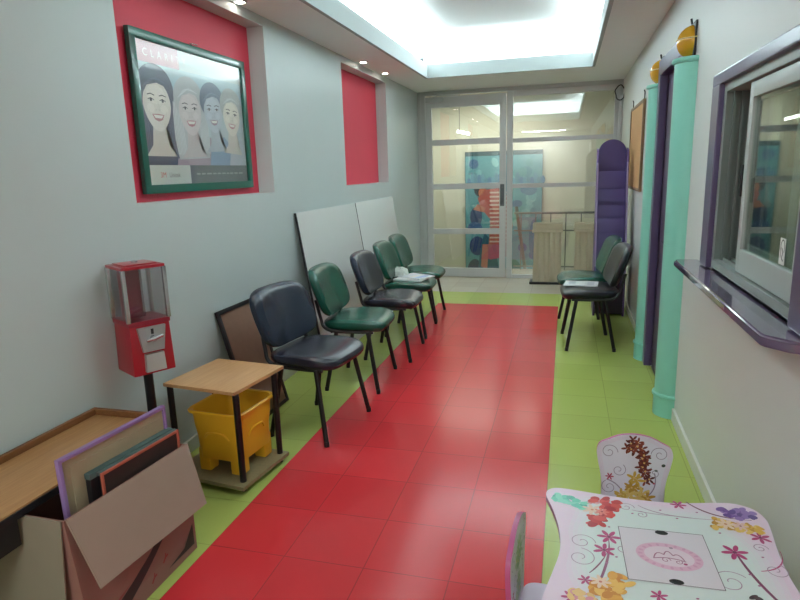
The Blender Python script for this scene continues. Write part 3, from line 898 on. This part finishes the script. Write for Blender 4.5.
wb = leaning('white_board', 'large plain white board leaning on the wall behind the second chair', 'board', 4.14, 5.46, 1.205, -1.78, BOARDW, .014, group='white boards on the left wall')
bm = NB(); box(bm, -.001, .016, -.666, -.660, 0, 1.205, .001); obj('dark_edge', bm, BLACKP, wb)
wb2 = leaning('white_board', 'narrower white board leaning behind the two far green chairs', 'board', 5.475, 6.76, 1.205, -1.78, BOARDW, .014, group='white boards on the left wall')
bm = NB(); box(bm, -.001, .0145, -.6445, -.642, 0, 1.205, 0); obj('dark_edge', bm, BLACKP, wb2)
fb = leaning('framed_board', 'brown board in a thin black frame leaning behind the nearest navy chair', 'board', 2.98, 3.44, .725, -1.77, CORKB, .012)
bm = NB(); e = .022
box(bm, -.002, .020, -.23, .23, .725 - e, .725 + .002, .002); box(bm, -.002, .020, -.23, .23, 0, e, .002)
box(bm, -.002, .020, -.231, -.23 + e, 0, .725, .002); box(bm, -.002, .020, .23 - e, .231, 0, .725, .002); obj('frame', bm, BLACKP, fb)

# ================================================================== purple magazine rack
rk = thing('magazine_rack', 'tall purple magazine rack with rounded top standing behind the right-hand chairs', 'rack', (.438, 6.42, 0))
hw = .140
bm = NB()
def side_prof():
    return [(-.27, .0), (.12, .0), (.12, 1.60), (.09, 1.64), (.02, 1.62), (-.03, 1.50), (-.27, .50)]
for s in (-1, 1):
    b2 = NB(); prism(b2, side_prof(), lambda u, v, d: (d, u, v), s * hw - .008, s * hw + .008)
    obj('side_panel', b2, mat('rack_purple_side', C(104, 82, 142), .4), rk)
    b2 = NB(); tube(b2, [(s * hw, -.273, .50), (s * hw, -.033, 1.50)], .007, 6); obj('edge_strip', b2, mat('pale_edge', C(168, 150, 190), .4), rk)
RP = mat('rack_purple', C(80, 62, 122), .42, var=.05)
b2 = NB(); pts = [(-hw + .008, .0), (hw - .008, .0), (hw - .008, 1.60)] + [((hw - .008) * math.cos(a), 1.60 + .125 * math.sin(a)) for a in [PI * k / 20 for k in range(1, 20)]] + [(-hw + .008, 1.60)]
prism(b2, pts, lambda u, v, d: (u, d, v), .095, .112); obj('back_panel', b2, RP, rk)
zs = [1.40, 1.245, 1.115, .975, .82, .655]
for i, z in enumerate(zs):
    yb = -.03 - (1.50 - z) * .24
    b2 = NB(); m4 = Matrix.Translation((0, yb, z - .10)) @ Matrix.Rotation(.235 - .0, 4, 'X')
    # sloped pocket front
    vv = box(b2, -hw + .009, hw - .009, -.006, .006, -.06, .115, .002)
    for v in vv: v.co = Vector((v.co.x, v.co.y + yb + .03 + v.co.z * .24, v.co.z + z - .10))
    box(b2, -hw + .009, hw - .009, yb + .02, .094, z - .15, z - .14)
    obj('pocket', b2, RP, rk)
b2 = NB(); box(b2, -hw + .009, hw - .009, -.262, -.25, .02, .52, .002); obj('plinth_front', b2, mat('rack_dark_plinth', C(52, 42, 72), .4), rk)

# ================================================================== fluted pedestals
def pedestal(x, y, label):
    t = thing('fluted_pedestal', label, 'pedestal', (x, y, 0), 0, 'beige fluted pedestals by the glass')
    b = NB(); box(b, -.215, .235, -.13, .12, 0, .028, .004); obj('plinth', b, BLACKP, t)
    b = NB(); n = 96; w2_ = .165; d2_ = .10; pts_ = []
    # rectangular shaft with flutes on each face
    for k in range(33):
        u = -1 + 2 * k / 32; fl = .012 * (1 - abs(math.cos(u * PI * 2.5)) ** .7)
        pts_.append((u * w2_, -d2_ + fl))
    for k in range(33):
        u = 1 - 2 * k / 32; fl = .012 * (1 - abs(math.cos(u * PI * 2.5)) ** .7)
        pts_.append((u * w2_, d2_ - fl))
    prism(b, pts_, lambda u, v, d: (u * (1 + .12 * (.64 - d)), v, d), .028, .665); obj('shaft', b, STONE, t)
    b = NB(); box(b, -.19, .19, -.12, .12, .665, .70, .01); box(b, -.182, .182, -.115, .115, .70, .775, .008); obj('capital', b, STONE, t)


pedestal(-.212, 7.90, 'beige fluted pedestal on a black base before the glazing, in full view')
pedestal(.30, 7.93, 'beige fluted pedestal on a black base before the glazing, half hidden by the purple rack')

# ================================================================== gumball machine
gm = thing('gumball_machine', 'red gumball machine with empty clear box on a black post by the left wall', 'vending machine', (-1.828, 2.212, 0), R(60.5 - 90))
s = .0885
b = NB(); lathe(b, [(.02, 0), (.086, 0), (.088, .012), (.082, .028), (.03, .045)], seg=32); obj('base', b, BLACK, gm)
b = NB(); tube(b, [(0, 0, .03), (0, 0, .640)], .021, 16); obj('post', b, BLACK, gm)
# lower red body, slightly tapering
b = NB(); box(b, -s, s, -s, s, .628, .852, .008)
for v in b.verts:
    k = (.852 - v.co.z) / .225; v.co.x *= 1 + .06 * k; v.co.y *= 1 + .06 * k
obj('body', b, REDM, gm)
b = NB(); box(b, -s - .004, s + .004, -s - .004, s + .004, .849, .871, .006); obj('hopper_rim', b, REDD, gm)
b = NB(); box(b, -s - .006, s + .006, -s - .006, s + .006, 1.098, 1.112, .006); box(b, -.07, .07, -.07, .07, 1.112, 1.118, .003); obj('lid', b, REDM, gm)
b = NB(); lathe(b, [(.014, 1.117), (.014, 1.126), (.006, 1.128)], seg=14); obj('lock', b, CHROME, gm)
for (a0, a1, b0, b1) in ((-s + .006, s - .006, -s + .001, -s + .004), (-s + .006, s - .006, s - .004, s - .001), (-s + .001, -s + .004, -s + .006, s - .006), (s - .004, s - .001, -s + .006, s - .006)):
    b = NB(); box(b, a0, a1, b0, b1, .871, 1.098); obj('clear_panel', b, CLEAR, gm)
for sx in (-1, 1):
    for sy in (-1, 1):
        b = NB(); box(b, sx * s - .008, sx * s + .008, sy * s - .008, sy * s + .008, .869, 1.10, .002); obj('corner_strip', b, CHROME, gm)
b = NB(); box(b, -.006, .0, -s + .010, .012, .872, 1.097, .001); obj('inner_divider', b, REDD, gm)
b = NB(); box(b, -.008, .004, .012, .022, .872, 1.097, .002); obj('divider_strip', b, CHROME, gm)
# coin mechanism on the front (local -y is the front after rotation: front normal is +x side) 
fx = s + .006
def F(u, v, d): return (fx + d, u, v)
b = NB(); prism(b, [(-.062, .843), (.062, .843), (.046, .733), (-.046, .733)], F, -.004, .012); ms = obj('coin_mechanism', b, ZINC, gm)
b = NB(); box(b, fx + .010, fx + .013, -.006, .006, .810, .834, .001); obj('coin_slot', b, BLACKP, ms)
b = NB(); tube(b, [(fx + .01, 0, .793), (fx + .032, 0, .793)], .013, 14); tube(b, [(fx + .032, -.036, .788), (fx + .034, 0, .793), (fx + .032, .036, .800)], [.006, .009, .006], 10); obj('turn_handle', b, CHROME, ms)
b = NB(); prism(b, [(-.040, .723), (.040, .723), (.044, .643), (-.044, .643)], F, -.004, .018); obj('chute_door', b, mat('chute_metal', C(196, 200, 200), .3, .4), gm)

# ================================================================== side table and bin
tb = thing('side_table', 'small wooden table with black legs and low shelf beside the gumball machine', 'table', (-1.632, 2.532, 0))
tb.rotation_euler = (0, 0, R(-7))
b = NB(); box(b, -.211, .211, -.206, .206, .486, .503, .003); obj('tabletop', b, TABLEW, tb)
b = NB(); box(b, -.205, .242, -.240, .152, .028, .048, .003); obj('lower_shelf', b, CHIP, tb)
for x, y in ((-.185, -.190), (.205, -.190), (-.185, .122), (.205, .122)):
    b = NB(); tube(b, [(x, y, .0), (x, y, .028)], .013, 14); tube(b, [(x, y, .048), (x, y, .487)], .0155, 14); obj('leg', b, BLACK, tb)

bn = thing('mop_bucket', 'yellow plastic bucket standing on the low shelf of the small wooden table', 'bucket', (-1.592, 2.505, .0485), R(-5))
def rrect(a, b_, r, n=6):
    P = []
    for cx, cy, a0 in ((a - r, b_ - r, 0), (-a + r, b_ - r, PI / 2), (-a + r, -b_ + r, PI), (a - r, -b_ + r, 3 * PI / 2)):
        for k in range(n + 1): t_ = a0 + PI / 2 * k / n; P.append((cx + r * math.cos(t_), cy + r * math.sin(t_)))
    return P
b = NB()
secs = [(.128, .140, .03, .075), (.130, .142, .034, .08), (.134, .147, .036, .20), (.143, .156, .04, .27), (.146, .160, .045, .315), (.150, .164, .047, .335),
        (.162, .176, .05, .338), (.164, .178, .05, .348), (.158, .172, .05, .354), (.146, .160, .045, .350), (.138, .152, .04, .31), (.124, .136, .033, .2), (.118, .128, .02, .10)]
rings = [[b.verts.new((x, y, z)) for x, y in rrect(a * .97, c * .97, r)] for a, c, r, z in [(p_[0], p_[1], p_[2], p_[3] * .925) for p_ in secs]]
n = len(rings[0])
for P, Q in zip(rings, rings[1:]):
    for k in range(n): b.faces.new((P[k], P[(k + 1) % n], Q[(k + 1) % n], Q[k]))
b.faces.new(rings[0]); b.faces.new(rings[-1]); obj('tub', b, YBIN, bn)
for sx in (-1, 1):
    for sy in (-1, 1):
        b = NB(); x0, x1 = sorted((sx * .1235, sx * .060)); y0, y1 = sorted((sy * .135, sy * .068)); box(b, x0, x1, y0, y1, 0, .12, .010)
        obj('foot', b, YBIN, bn)
b = NB(); tube(b, curve_pts([(-.07, -.142, .18), (-.04, -.149, .21), (.04, -.149, .21), (.07, -.142, .18)]), .006, 8); obj('moulded_rib', b, YBIN, bn)
b = NB(); tube(b, curve_pts([(.129, -.07, .18), (.135, -.04, .21), (.135, .04, .21), (.129, .07, .18)]), .006, 8); obj('moulded_rib', b, YBIN, bn)

# ================================================================== long wooden table at the left wall
lt = thing('long_table', 'long wooden table with raised brown edging along the left wall', 'table', (-1.775, .95, 0))
TY0, TY1, TZ = -.75, 1.045, .492
b = NB(); box(b, -.168, .168, TY0, TY1, TZ - .022, TZ, .002); obj('tabletop', b, TABLEW2, lt)
b = NB(); box(b, -.169, -.150, TY0, TY1, TZ, TZ + .026, .003); box(b, -.150, .163, TY1 - .02, TY1, TZ, TZ + .026, .003); obj('raised_edging', b, EDGEW, lt)
b = NB(); box(b, .168, .174, TY0, TY1, TZ - .030, TZ - .006, .001); obj('edge_band', b, BLACKP, lt)
b = NB(); box(b, .150, .166, TY0 + .02, .34, TZ - .12, TZ - .023, .002); obj('apron', b, BLACKP, lt)
for x in (-.14, .14):
    for y in (TY0 + .06, TY1 - .03):
        b = NB(); box(b, x - .016, x + .016, y - .016, y + .016, 0, TZ - .0225, .003); obj('leg', b, BLACK, lt)

# ================================================================== cardboard box
BX0, BX1, BY0, BY1, BZ = -1.780, -1.412, 1.315, 1.870, .455
cbx = thing('cardboard_box', 'open cardboard box of old pictures standing in front of the long table', 'box', ((BX0 + BX1) / 2, (BY0 + BY1) / 2, 0))
hx, hy, ct = (BX1 - BX0) / 2, (BY1 - BY0) / 2, .006
b = NB()
box(b, -hx, hx, -hy, hy, .001, .007); box(b, -hx, hx, -hy, -hy + ct, .007, BZ); box(b, -hx, hx, hy - ct, hy, .007, BZ)
box(b, -hx, -hx + ct, -hy + ct, hy - ct, .007, BZ); box(b, hx - ct, hx, -hy + ct, hy - ct, .007, BZ)
lean = lambda x, y, z: x - (.048 * (z / BZ) * (.5 - y / (2 * hy)) if x > 0 else 0)
for v in b.verts: v.co.x = lean(*v.co)
obj('body', b, CARDP, cbx)
def flap(p0, p1, out, m, skew=0.0):
    """thin board hinged on the rim p0-p1 and hanging down along the vector out"""
    P0, P1, O = Vector(p0), Vector(p1), Vector(out)
    nn = (P1 - P0).cross(O).normalized() * .0025; dd = (P1 - P0).normalized()
    b = NB(); Q = [P0, P1, P1 + O + dd * skew, P0 + O - dd * skew]
    A_ = [b.verts.new(q + nn) for q in Q]; B_ = [b.verts.new(q - nn) for q in Q]
    b.faces.new(A_); b.faces.new(B_)
    for k in range(4): b.faces.new((A_[k], A_[(k + 1) % 4], B_[(k + 1) % 4], B_[k]))
    return obj('flap', b, m, cbx)
flap((lean(hx, -hy, BZ) + .004, -hy + .004, BZ + .002), (hx + .004, hy + .004, BZ + .002), (.070, .004, -.242), CARD, -.018)
flap((-hx, -hy - .004, BZ + .002), (lean(hx, -hy, BZ) - .006, -hy - .004, BZ + .002), (0, -.030, -.33), CARDIN, -.004)
# printed swoosh on the long side
A = Art(lambda u, v, d: (lean(hx, u, v) + .0008 + d, u, v), .00005)
dk = C(52, 46, 48)
A.stroke(bezier2((-.262, .02), (-.05, .07), (.12, .20), 20) + bezier2((.12, .20), (.17, .25), (.20, .31), 10)[1:], lambda t: .045 * (1 - t) + .012, dk)
A.stroke(bezier2((-.262, .055), (-.05, .105), (.10, .225), 20), .008, C(148, 72, 70))
A.poly([(.10, .03), (.20, .05), (.262, .12), (.262, .03)], dk); A.poly([(.235, .22), (.262, .20), (.262, .26), (.25, .27)], dk)
rd = C(150, 52, 52)
for (u, v) in ((.02, .05), (.09, .085)): A.stroke([(u - .015, v - .015), (u, v), (u + .015, v + .004)], .008, rd); A.stroke([(u, v), (u + .004, v + .016)], .006, rd)
A.build('printed_swoosh', PRINTM, cbx)

# pictures standing in the box: local y along the picture, z up, thickness along x
def in_box(name, label, loc, tilt, rz):
    t = thing(name, label, 'picture', loc, 0, 'old pictures in the cardboard box'); t.rotation_euler = (tilt, 0, rz); return t
t = in_box('framed_picture', 'tall violet-edged picture standing at the back of the cardboard box', (-1.532, 1.388, .012), R(.6), R(-6.0))
L_, H_, f = .468, .606, .012
b = NB()
box(b, 0, .018, 0, f, 0, H_, .002); box(b, 0, .018, L_ - f, L_, 0, H_, .002); box(b, 0, .018, f, L_ - f, H_ - f, H_, .002); box(b, 0, .018, f, L_ - f, 0, f, .002); obj('frame', b, PURFR, t)
b = NB(); box(b, .002, .010, f, L_ - f, f, H_ - f); box(b, .010, .013, f + .03, L_ - f - .03, f + .03, H_ - f - .03); obj('picture_panel', b, mat('beige_picture', C(160, 146, 120), .6, var=.1, scale=9), t)
t = in_box('canvas_picture', 'picture with a grey-green painted top edge, in the middle of the cardboard box', (-1.512, 1.466, .012), R(0), R(-6))
L_, H_ = .388, .518
b = NB(); box(b, .002, .024, .002, L_ - .002, 0, H_ - .020, .002); obj('stretcher', b, BLACKP, t)
b = NB(); box(b, 0, .026, 0, L_, H_ - .020, H_, .003); obj('painted_edge', b, TEALC, t)
t = in_box('canvas_picture', 'dark picture with an orange-red rim, nearest the front flap of the cardboard box', (-1.4845, 1.490, .012), R(0), R(-6))
L_, H_, f = .368, .512, .010
b = NB(); box(b, .001, .018, f, L_ - f, f, H_ - f); obj('picture_panel', b, DARKB, t)
b = NB(); box(b, 0, .016, 0, L_, H_ - f, H_ + .001, .002); obj('painted_edge', b, TEALC, t)
b = NB(); box(b, .016, .023, 0, f, 0, H_, .002); box(b, .016, .023, L_ - f, L_, 0, H_, .002); box(b, .016, .023, f, L_ - f, H_ - f, H_, .002); box(b, .016, .023, f, L_ - f, 0, f, .002); obj('frame', b, ORNG, t)
b = NB(); tube(b, curve_pts([(-1.500, 1.89, .03), (-1.500, 1.89, .36), (-1.500, 1.93, .385), (-1.495, 1.985, .39)]), .007, 8); tube(b, curve_pts([(-1.500, 1.89, .25), (-1.500, 1.93, .262), (-1.495, 1.985, .265)]), .007, 8)
lathe(b, [(.03, 0), (.03, .02), (.008, .034)], (-1.500, 1.90, 0), 16)
tag(obj('wire_hook_stand', b, WHITE), 'thin white two-pronged stand poking out behind the cardboard box flap', 'stand')

# ================================================================== children's table and chairs
KX, KY, KZ = .272, 1.490, .48
kt = thing('kids_table', 'small pink and white flower-printed kids table with curved edges by the right wall', 'table', (KX, KY, 0))
ctrl = [(-.306, .252), (-.297, .290), (-.262, .304), (-.17, .295), (-.087, .285), (0, .283), (.07, .287), (.175, .311), (.235, .319), (.282, .296), (.300, .250), (.297, .19), (.286, .10), (.280, .0),
        (.286, -.12), (.299, -.22), (.298, -.265), (.27, -.300), (.20, -.305), (.08, -.287), (0, -.283), (-.1, -.288), (-.2, -.306), (-.265, -.304), (-.300, -.268), (-.302, -.22), (-.28, -.12), (-.262, -.02), (-.266, .08), (-.286, .18)]
def closed_curve(P, n=4):
    P = [Vector((p[0], p[1], 0)) for p in P]; m = len(P); out = []
    for i in range(m):
        a, b_, c, d = P[i - 1], P[i], P[(i + 1) % m], P[(i + 2) % m]
        for k in range(n):
            t_ = k / n; q = 0.5 * ((2 * b_) + (c - a) * t_ + (2 * a - 5 * b_ + 4 * c - d) * t_ * t_ + (3 * b_ - a - 3 * c + d) * t_ ** 3); out.append((q.x, q.y))
    return out
ko = closed_curve(ctrl)
PALEP = C(236, 214, 232); MINT = C(224, 236, 234); MAG = C(190, 72, 128); WINE = C(128, 60, 96); SOFT = C(178, 150, 172); PINK = C(226, 150, 190)
b = NB(); prism(b, ko, lambda u, v, d: (u, v, d), KZ - .016, KZ - .0005, 0, 1); obj('tabletop', b, [LAV, mat('table_edge_lilac', C(150, 120, 150), .4)], kt)
A = Art(lambda u, v, d: (u, v, KZ + d), .000005)
A.poly([(u * .996, v * .996) for u, v in ko], PALEP)
inner = closed_curve([(-.20, .27), (0, .262), (.16, .27), (.20, .22), (.255, .10), (.262, 0), (.255, -.12), (.2, -.23), (.16, -.275), (0, -.265), (-.18, -.27), (-.21, -.2), (-.245, -.1), (-.235, 0), (-.24, .08), (-.22, .18)])
for k in range(5):
    q = 1 - .05 * k; t_ = (k + 1) / 5
    A.poly([(u * q, v * q) for u, v in inner], tuple(PALEP[j] * (1 - t_) + MINT[j] * t_ for j in range(3)) + (1,))
# stems and swirls
def stem(pts, wd, col=WINE): A.stroke(bezier2(*pts, 24), lambda t: wd * (.35 + .65 * math.sin(PI * min(1, t + .12))), col)
stem([(-.18, -.17), (-.13, -.02), (-.135, .06)], .007, C(160, 96, 128)); stem([(-.19, -.10), (-.16, -.06), (-.14, 0)], .004)
stem([(.18, .06), (.20, -.10), (.30, -.24)], .008); stem([(.10, .30), (.15, .22), (.26, .235)], .006); stem([(-.04, .25), (.02, .19), (.20, .222)], .004, SOFT)
stem([(-.06, .22), (0, .205), (.10, .215)], .003, SOFT); stem([(.22, .0), (.29, .02), (.29, .10)], .004, MAG)
for (u, v, r, a, fl) in ((-.205, .03, .036, 0, 1), (-.21, -.04, .040, 1.5, -1), (-.075, .232, .024, 0, 1), (-.035, .20, .018, 2, -1), (.14, -.06, .045, .6, 1), (.03, -.19, .05, 2.5, 1), (.255, .01, .03, 1, -1),
                         (.10, -.20, .05, 0, -1), (-.05, -.20, .03, 2, 1), (-.10, .02, .022, 1, -1), (.245, .10, .02, 0, 1), (.22, -.20, .03, 1, 1)):
    A.stroke(spiral(u, v, r, 1.4, a, fl), .0024, SOFT)
for (u, v, r, a) in ((-.133, .067, .030, 0), (-.149, .004, .028, .4), (.177, .067, .032, .2), (.075, .277, .022, 0), (-.035, -.15, .020, .3), (-.20, -.13, .018, 0), (.259, .150, .026, .5), (-.235, -.20, .022, .1), (.10, -.255, .02, .2)):
    flower(A, u, v, r, MAG, WINE, 6, a)
for (u, v) in ((-.06, .20), (.02, .235), (.06, .20), (.12, .245), (.16, .15), (.19, -.02), (.2, -.06), (-.13, .115), (-.145, -.05), (.05, -.14), (.24, .06), (-.12, -.02)):
    A.ell(u, v, .004, .003, C(176, 110, 150), .5, 8)
# plain bouquets at the corners
rng = random.Random(4)
def bouquet(pts, cols, r, n_, leaf=None):
    for k in range(n_):
        u, v = rng.choice(pts); u += rng.uniform(-r, r) * .8; v += rng.uniform(-r, r) * .8
        A.ell(u, v, r * rng.uniform(.45, .75), r * rng.uniform(.3, .5), rng.choice(cols), rng.uniform(0, PI), 14)
bouquet([(-.262, .245), (-.235, .232), (-.205, .215)], [C(104, 206, 182), C(132, 218, 196), C(78, 180, 160)], .024, 26)
bouquet([(-.19, .262), (-.165, .25)], [C(222, 150, 160), C(236, 190, 186)], .018, 12)
bouquet([(-.125, .205), (-.14, .165), (-.160, .140), (-.118, .235), (-.15, .25)], [C(204, 44, 48), C(184, 30, 42), C(222, 76, 70)], .026, 44)
flower(A, -.172, .195, .028, C(240, 208, 190), C(220, 150, 120), 7); flower(A, -.145, .19, .02, C(236, 130, 120), C(170, 30, 40), 7)
bouquet([(.205, .262), (.235, .272), (.262, .262), (.225, .25)], [C(128, 92, 168), C(104, 76, 148), C(156, 124, 190)], .022, 36)
bouquet([(.165, .19), (.195, .195), (.225, .186), (.255, .184), (.18, .205)], [C(222, 176, 76), C(204, 152, 60), C(236, 200, 110)], .022, 40)
flower(A, .185, .198, .026, C(240, 214, 190), C(210, 150, 110), 7); flower(A, .222, .196, .020, C(232, 196, 190), C(170, 110, 110), 7)
bouquet([(-.168, -.155), (-.140, -.135), (-.118, -.115), (-.15, -.185)], [C(232, 168, 66), C(216, 140, 48), C(244, 196, 100)], .026, 40)
flower(A, -.165, -.130, .024, C(244, 214, 190), C(214, 130, 110), 7); bouquet([(-.20, -.185), (-.22, -.19)], [C(236, 196, 130), C(226, 150, 160)], .02, 16)
bouquet([(.175, -.115), (.195, -.15), (.17, -.17)], [C(58, 50, 58), C(84, 66, 72)], .018, 14)
A.build('printed_design', PRINT, kt)
# lid panel let into the top
b = NB(); A = None
lid = [(-.106, .120), (.112, .126), (.119, -.100), (-.100, -.107)]
prism(b, lid, lambda u, v, d: (u, v, d), KZ + .0020, KZ + .0032); ld = obj('lid_panel', b, mat('lid_board', C(226, 222, 228), .3, var=.01), kt)
A = Art(lambda u, v, d: (u, v, KZ + .0032 + d), .00001)
A.poly([(u * 1.0, v * 1.0) for u, v in lid], C(92, 84, 92)); A.poly([(u * .985 + .0001, v * .985) for u, v in lid], C(228, 222, 230))
A.ell(.010, .008, .080, .056, C(232, 188, 212), -.10, 36); A.ell(.010, .008, .060, .040, C(236, 216, 228), -.10, 36)
for k in range(20):
    a = 2 * PI * k / 20; A.ell(.010 + .07 * math.cos(a), .008 + .048 * math.sin(a), .006, .004, C(222, 170, 200), a, 10)
ln = C(176, 110, 140)
A.stroke(bezier2((-.028, -.005), (-.02, .03), (-.002, .012)), .003, ln); A.stroke(bezier2((-.002, .012), (.008, .045), (.02, .012)), .003, ln); A.stroke(bezier2((.02, .012), (.035, .03), (.045, -.004)), .003, ln)
A.stroke(bezier2((-.03, -.008), (.01, .008), (.048, -.008)), .003, ln); A.stroke(spiral(.0, -.010, .012, 1.2), .002, ln); A.stroke(spiral(.03, -.012, .010, 1.2, 1, -1), .002, ln)
A.ell(.045, -.018, .005, .004, MAG); A.ell(.02, .045, .005, .004, SOFT)
for (u, v, s_) in ((.006, .112, -1), (.012, -.093, 1)):
    A.ell(u, v, .017, .010, C(28, 26, 30), 0, 20)
A.build('lid_print', PRINT, ld)
b = NB()
for sx in (-1, 1): x0, x1 = sorted((sx * .235, sx * .249)); box(b, x0, x1, -.235, .235, .385, KZ - .017)
for sy in (-1, 1): y0, y1 = sorted((sy * .235, sy * .249)); box(b, -.235, .235, y0, y1, .385, KZ - .017)
obj('apron', b, LAV, kt)
for sx in (-1, 1):
    for sy in (-1, 1):
        b = NB(); x0, x1 = sorted((sx * .234, sx * .165)); y0, y1 = sorted((sy * .234, sy * .219)); box(b, x0, x1, y0, y1, 0, KZ - .018, .002)
        x0, x1 = sorted((sx * .234, sx * .219)); y0, y1 = sorted((sy * .218, sy * .165)); box(b, x0, x1, y0, y1, 0, KZ - .018, .002); obj('leg', b, LAV, kt)


def kids_chair(label, loc, rz, motif):
    t = thing('kids_chair', label, 'chair', loc, rz, 'kids chairs round the printed table')
    half = [(.108, .22), (.106, .31), (.110, .37), (.122, .43), (.127, .470), (.118, .498), (.09, .514), (.05, .533), (0, .540)]
    o = half + [(-u, v) for u, v in half[-2::-1]]
    sm = [(p.x, p.y) for p in curve_pts([(u, v, 0) for u, v in o], 5)]
    b = NB(); prism(b, sm, lambda u, v, d: (-.125 + d, u, v), -.014, 0, 0, 1); bk = obj('backrest', b, [mat('kids_board_white', C(226, 222, 234), .35), PINKE], t)
    A = Art(lambda u, v, d: (-.1246 + d, u, v), .000006)
    A.poly([(u * .99, .38 + (v - .38) * .992) for u, v in sm], C(224, 218, 232)); A.poly([(u * .86, .39 + (v - .39) * .90) for u, v in sm], C(224, 226, 238))
    L2 = C(150, 140, 160)
    for (u, v, r, a, fl) in ((-.085, .468, .030, 0, 1), (.085, .472, .030, PI, -1), (-.05, .40, .026, 1, -1), (-.08, .33, .028, 2, 1), (.07, .40, .022, 2, 1)):
        A.stroke(spiral(u, v, r, 1.4, a, fl), .0022, L2)
    A.stroke(bezier2((-.09, .36), (-.05, .35), (-.03, .31)), .004, L2); A.stroke(bezier2((.03, .29), (.09, .33), (.07, .40)), .004, L2)
    flower(A, -.080, .372, .014, C(176, 60, 96), C(110, 40, 60)); A.ell(.098, .432, .007, .006, C(60, 70, 66), .4, 10); A.ell(.075, .41, .006, .004, C(90, 100, 96), 0, 10); A.ell(.07, .36, .004, .004, C(190, 90, 110), 0, 8)
    r2 = random.Random(8)
    for (pts, cols, r, n_) in motif:
        for k in range(n_ // 3):
            u, v = pts[k % len(pts)]
            flower(A, u + r2.uniform(-r, r) * .55, v + r2.uniform(-r, r) * .45, r * r2.uniform(.75, 1.05), cols[k % len(cols)], C(226, 190, 120), 5, r2.uniform(0, PI))
    A.build('backrest_print', PRINT, bk)
    b = NB(); prism(b, superell(.125, .120, 6, 40), lambda u, v, d: (u, v, d), .262, .276, 0, 0); obj('seat', b, LAV, t)
    for s_ in (-1, 1):
        b = NB(); prism(b, [(-.12, 0), (-.07, 0), (-.045, .12), (.045, .12), (.07, 0), (.115, 0), (.108, .261), (-.12, .261)], lambda u, v, d: (u, d, v), s_ * .1 - .007, s_ * .1 + .007); obj('side_leg', b, LAV, t)
    b = NB(); box(b, -.1385, -.1252, -.1, .1, .12, .25, .002); obj('back_rail', b, LAV, t)
    return t


BR = [C(116, 48, 40), C(92, 36, 34), C(136, 62, 48)]; GO = [C(206, 172, 72), C(190, 150, 52), C(222, 196, 110)]
kids_chair('small white kids chair with brown and yellow print, beyond the printed table', (KX - .012, 1.985, 0), R(-90),
           [([(.0, .51), (.012, .49), (.03, .46), (.042, .43), (.05, .40), (.045, .375), (-.012, .485), (.03, .415)], BR, .024, 60),
            ([(.005, .37), (.0, .34), (.02, .31), (-.03, .295), (.05, .30), (.0, .31)], GO, .026, 50)])
kids_chair('small kids chair with pink-edged backrest seen edge-on, left of the printed table', (.026, 1.470, 0), R(-5),
           [([(.0, .47), (.02, .44), (-.02, .44), (.0, .42)], [C(150, 190, 150), C(120, 170, 140)], .03, 30), ([(.0, .36), (.02, .32), (-.02, .32)], [C(170, 200, 160), C(140, 180, 150)], .03, 30)])
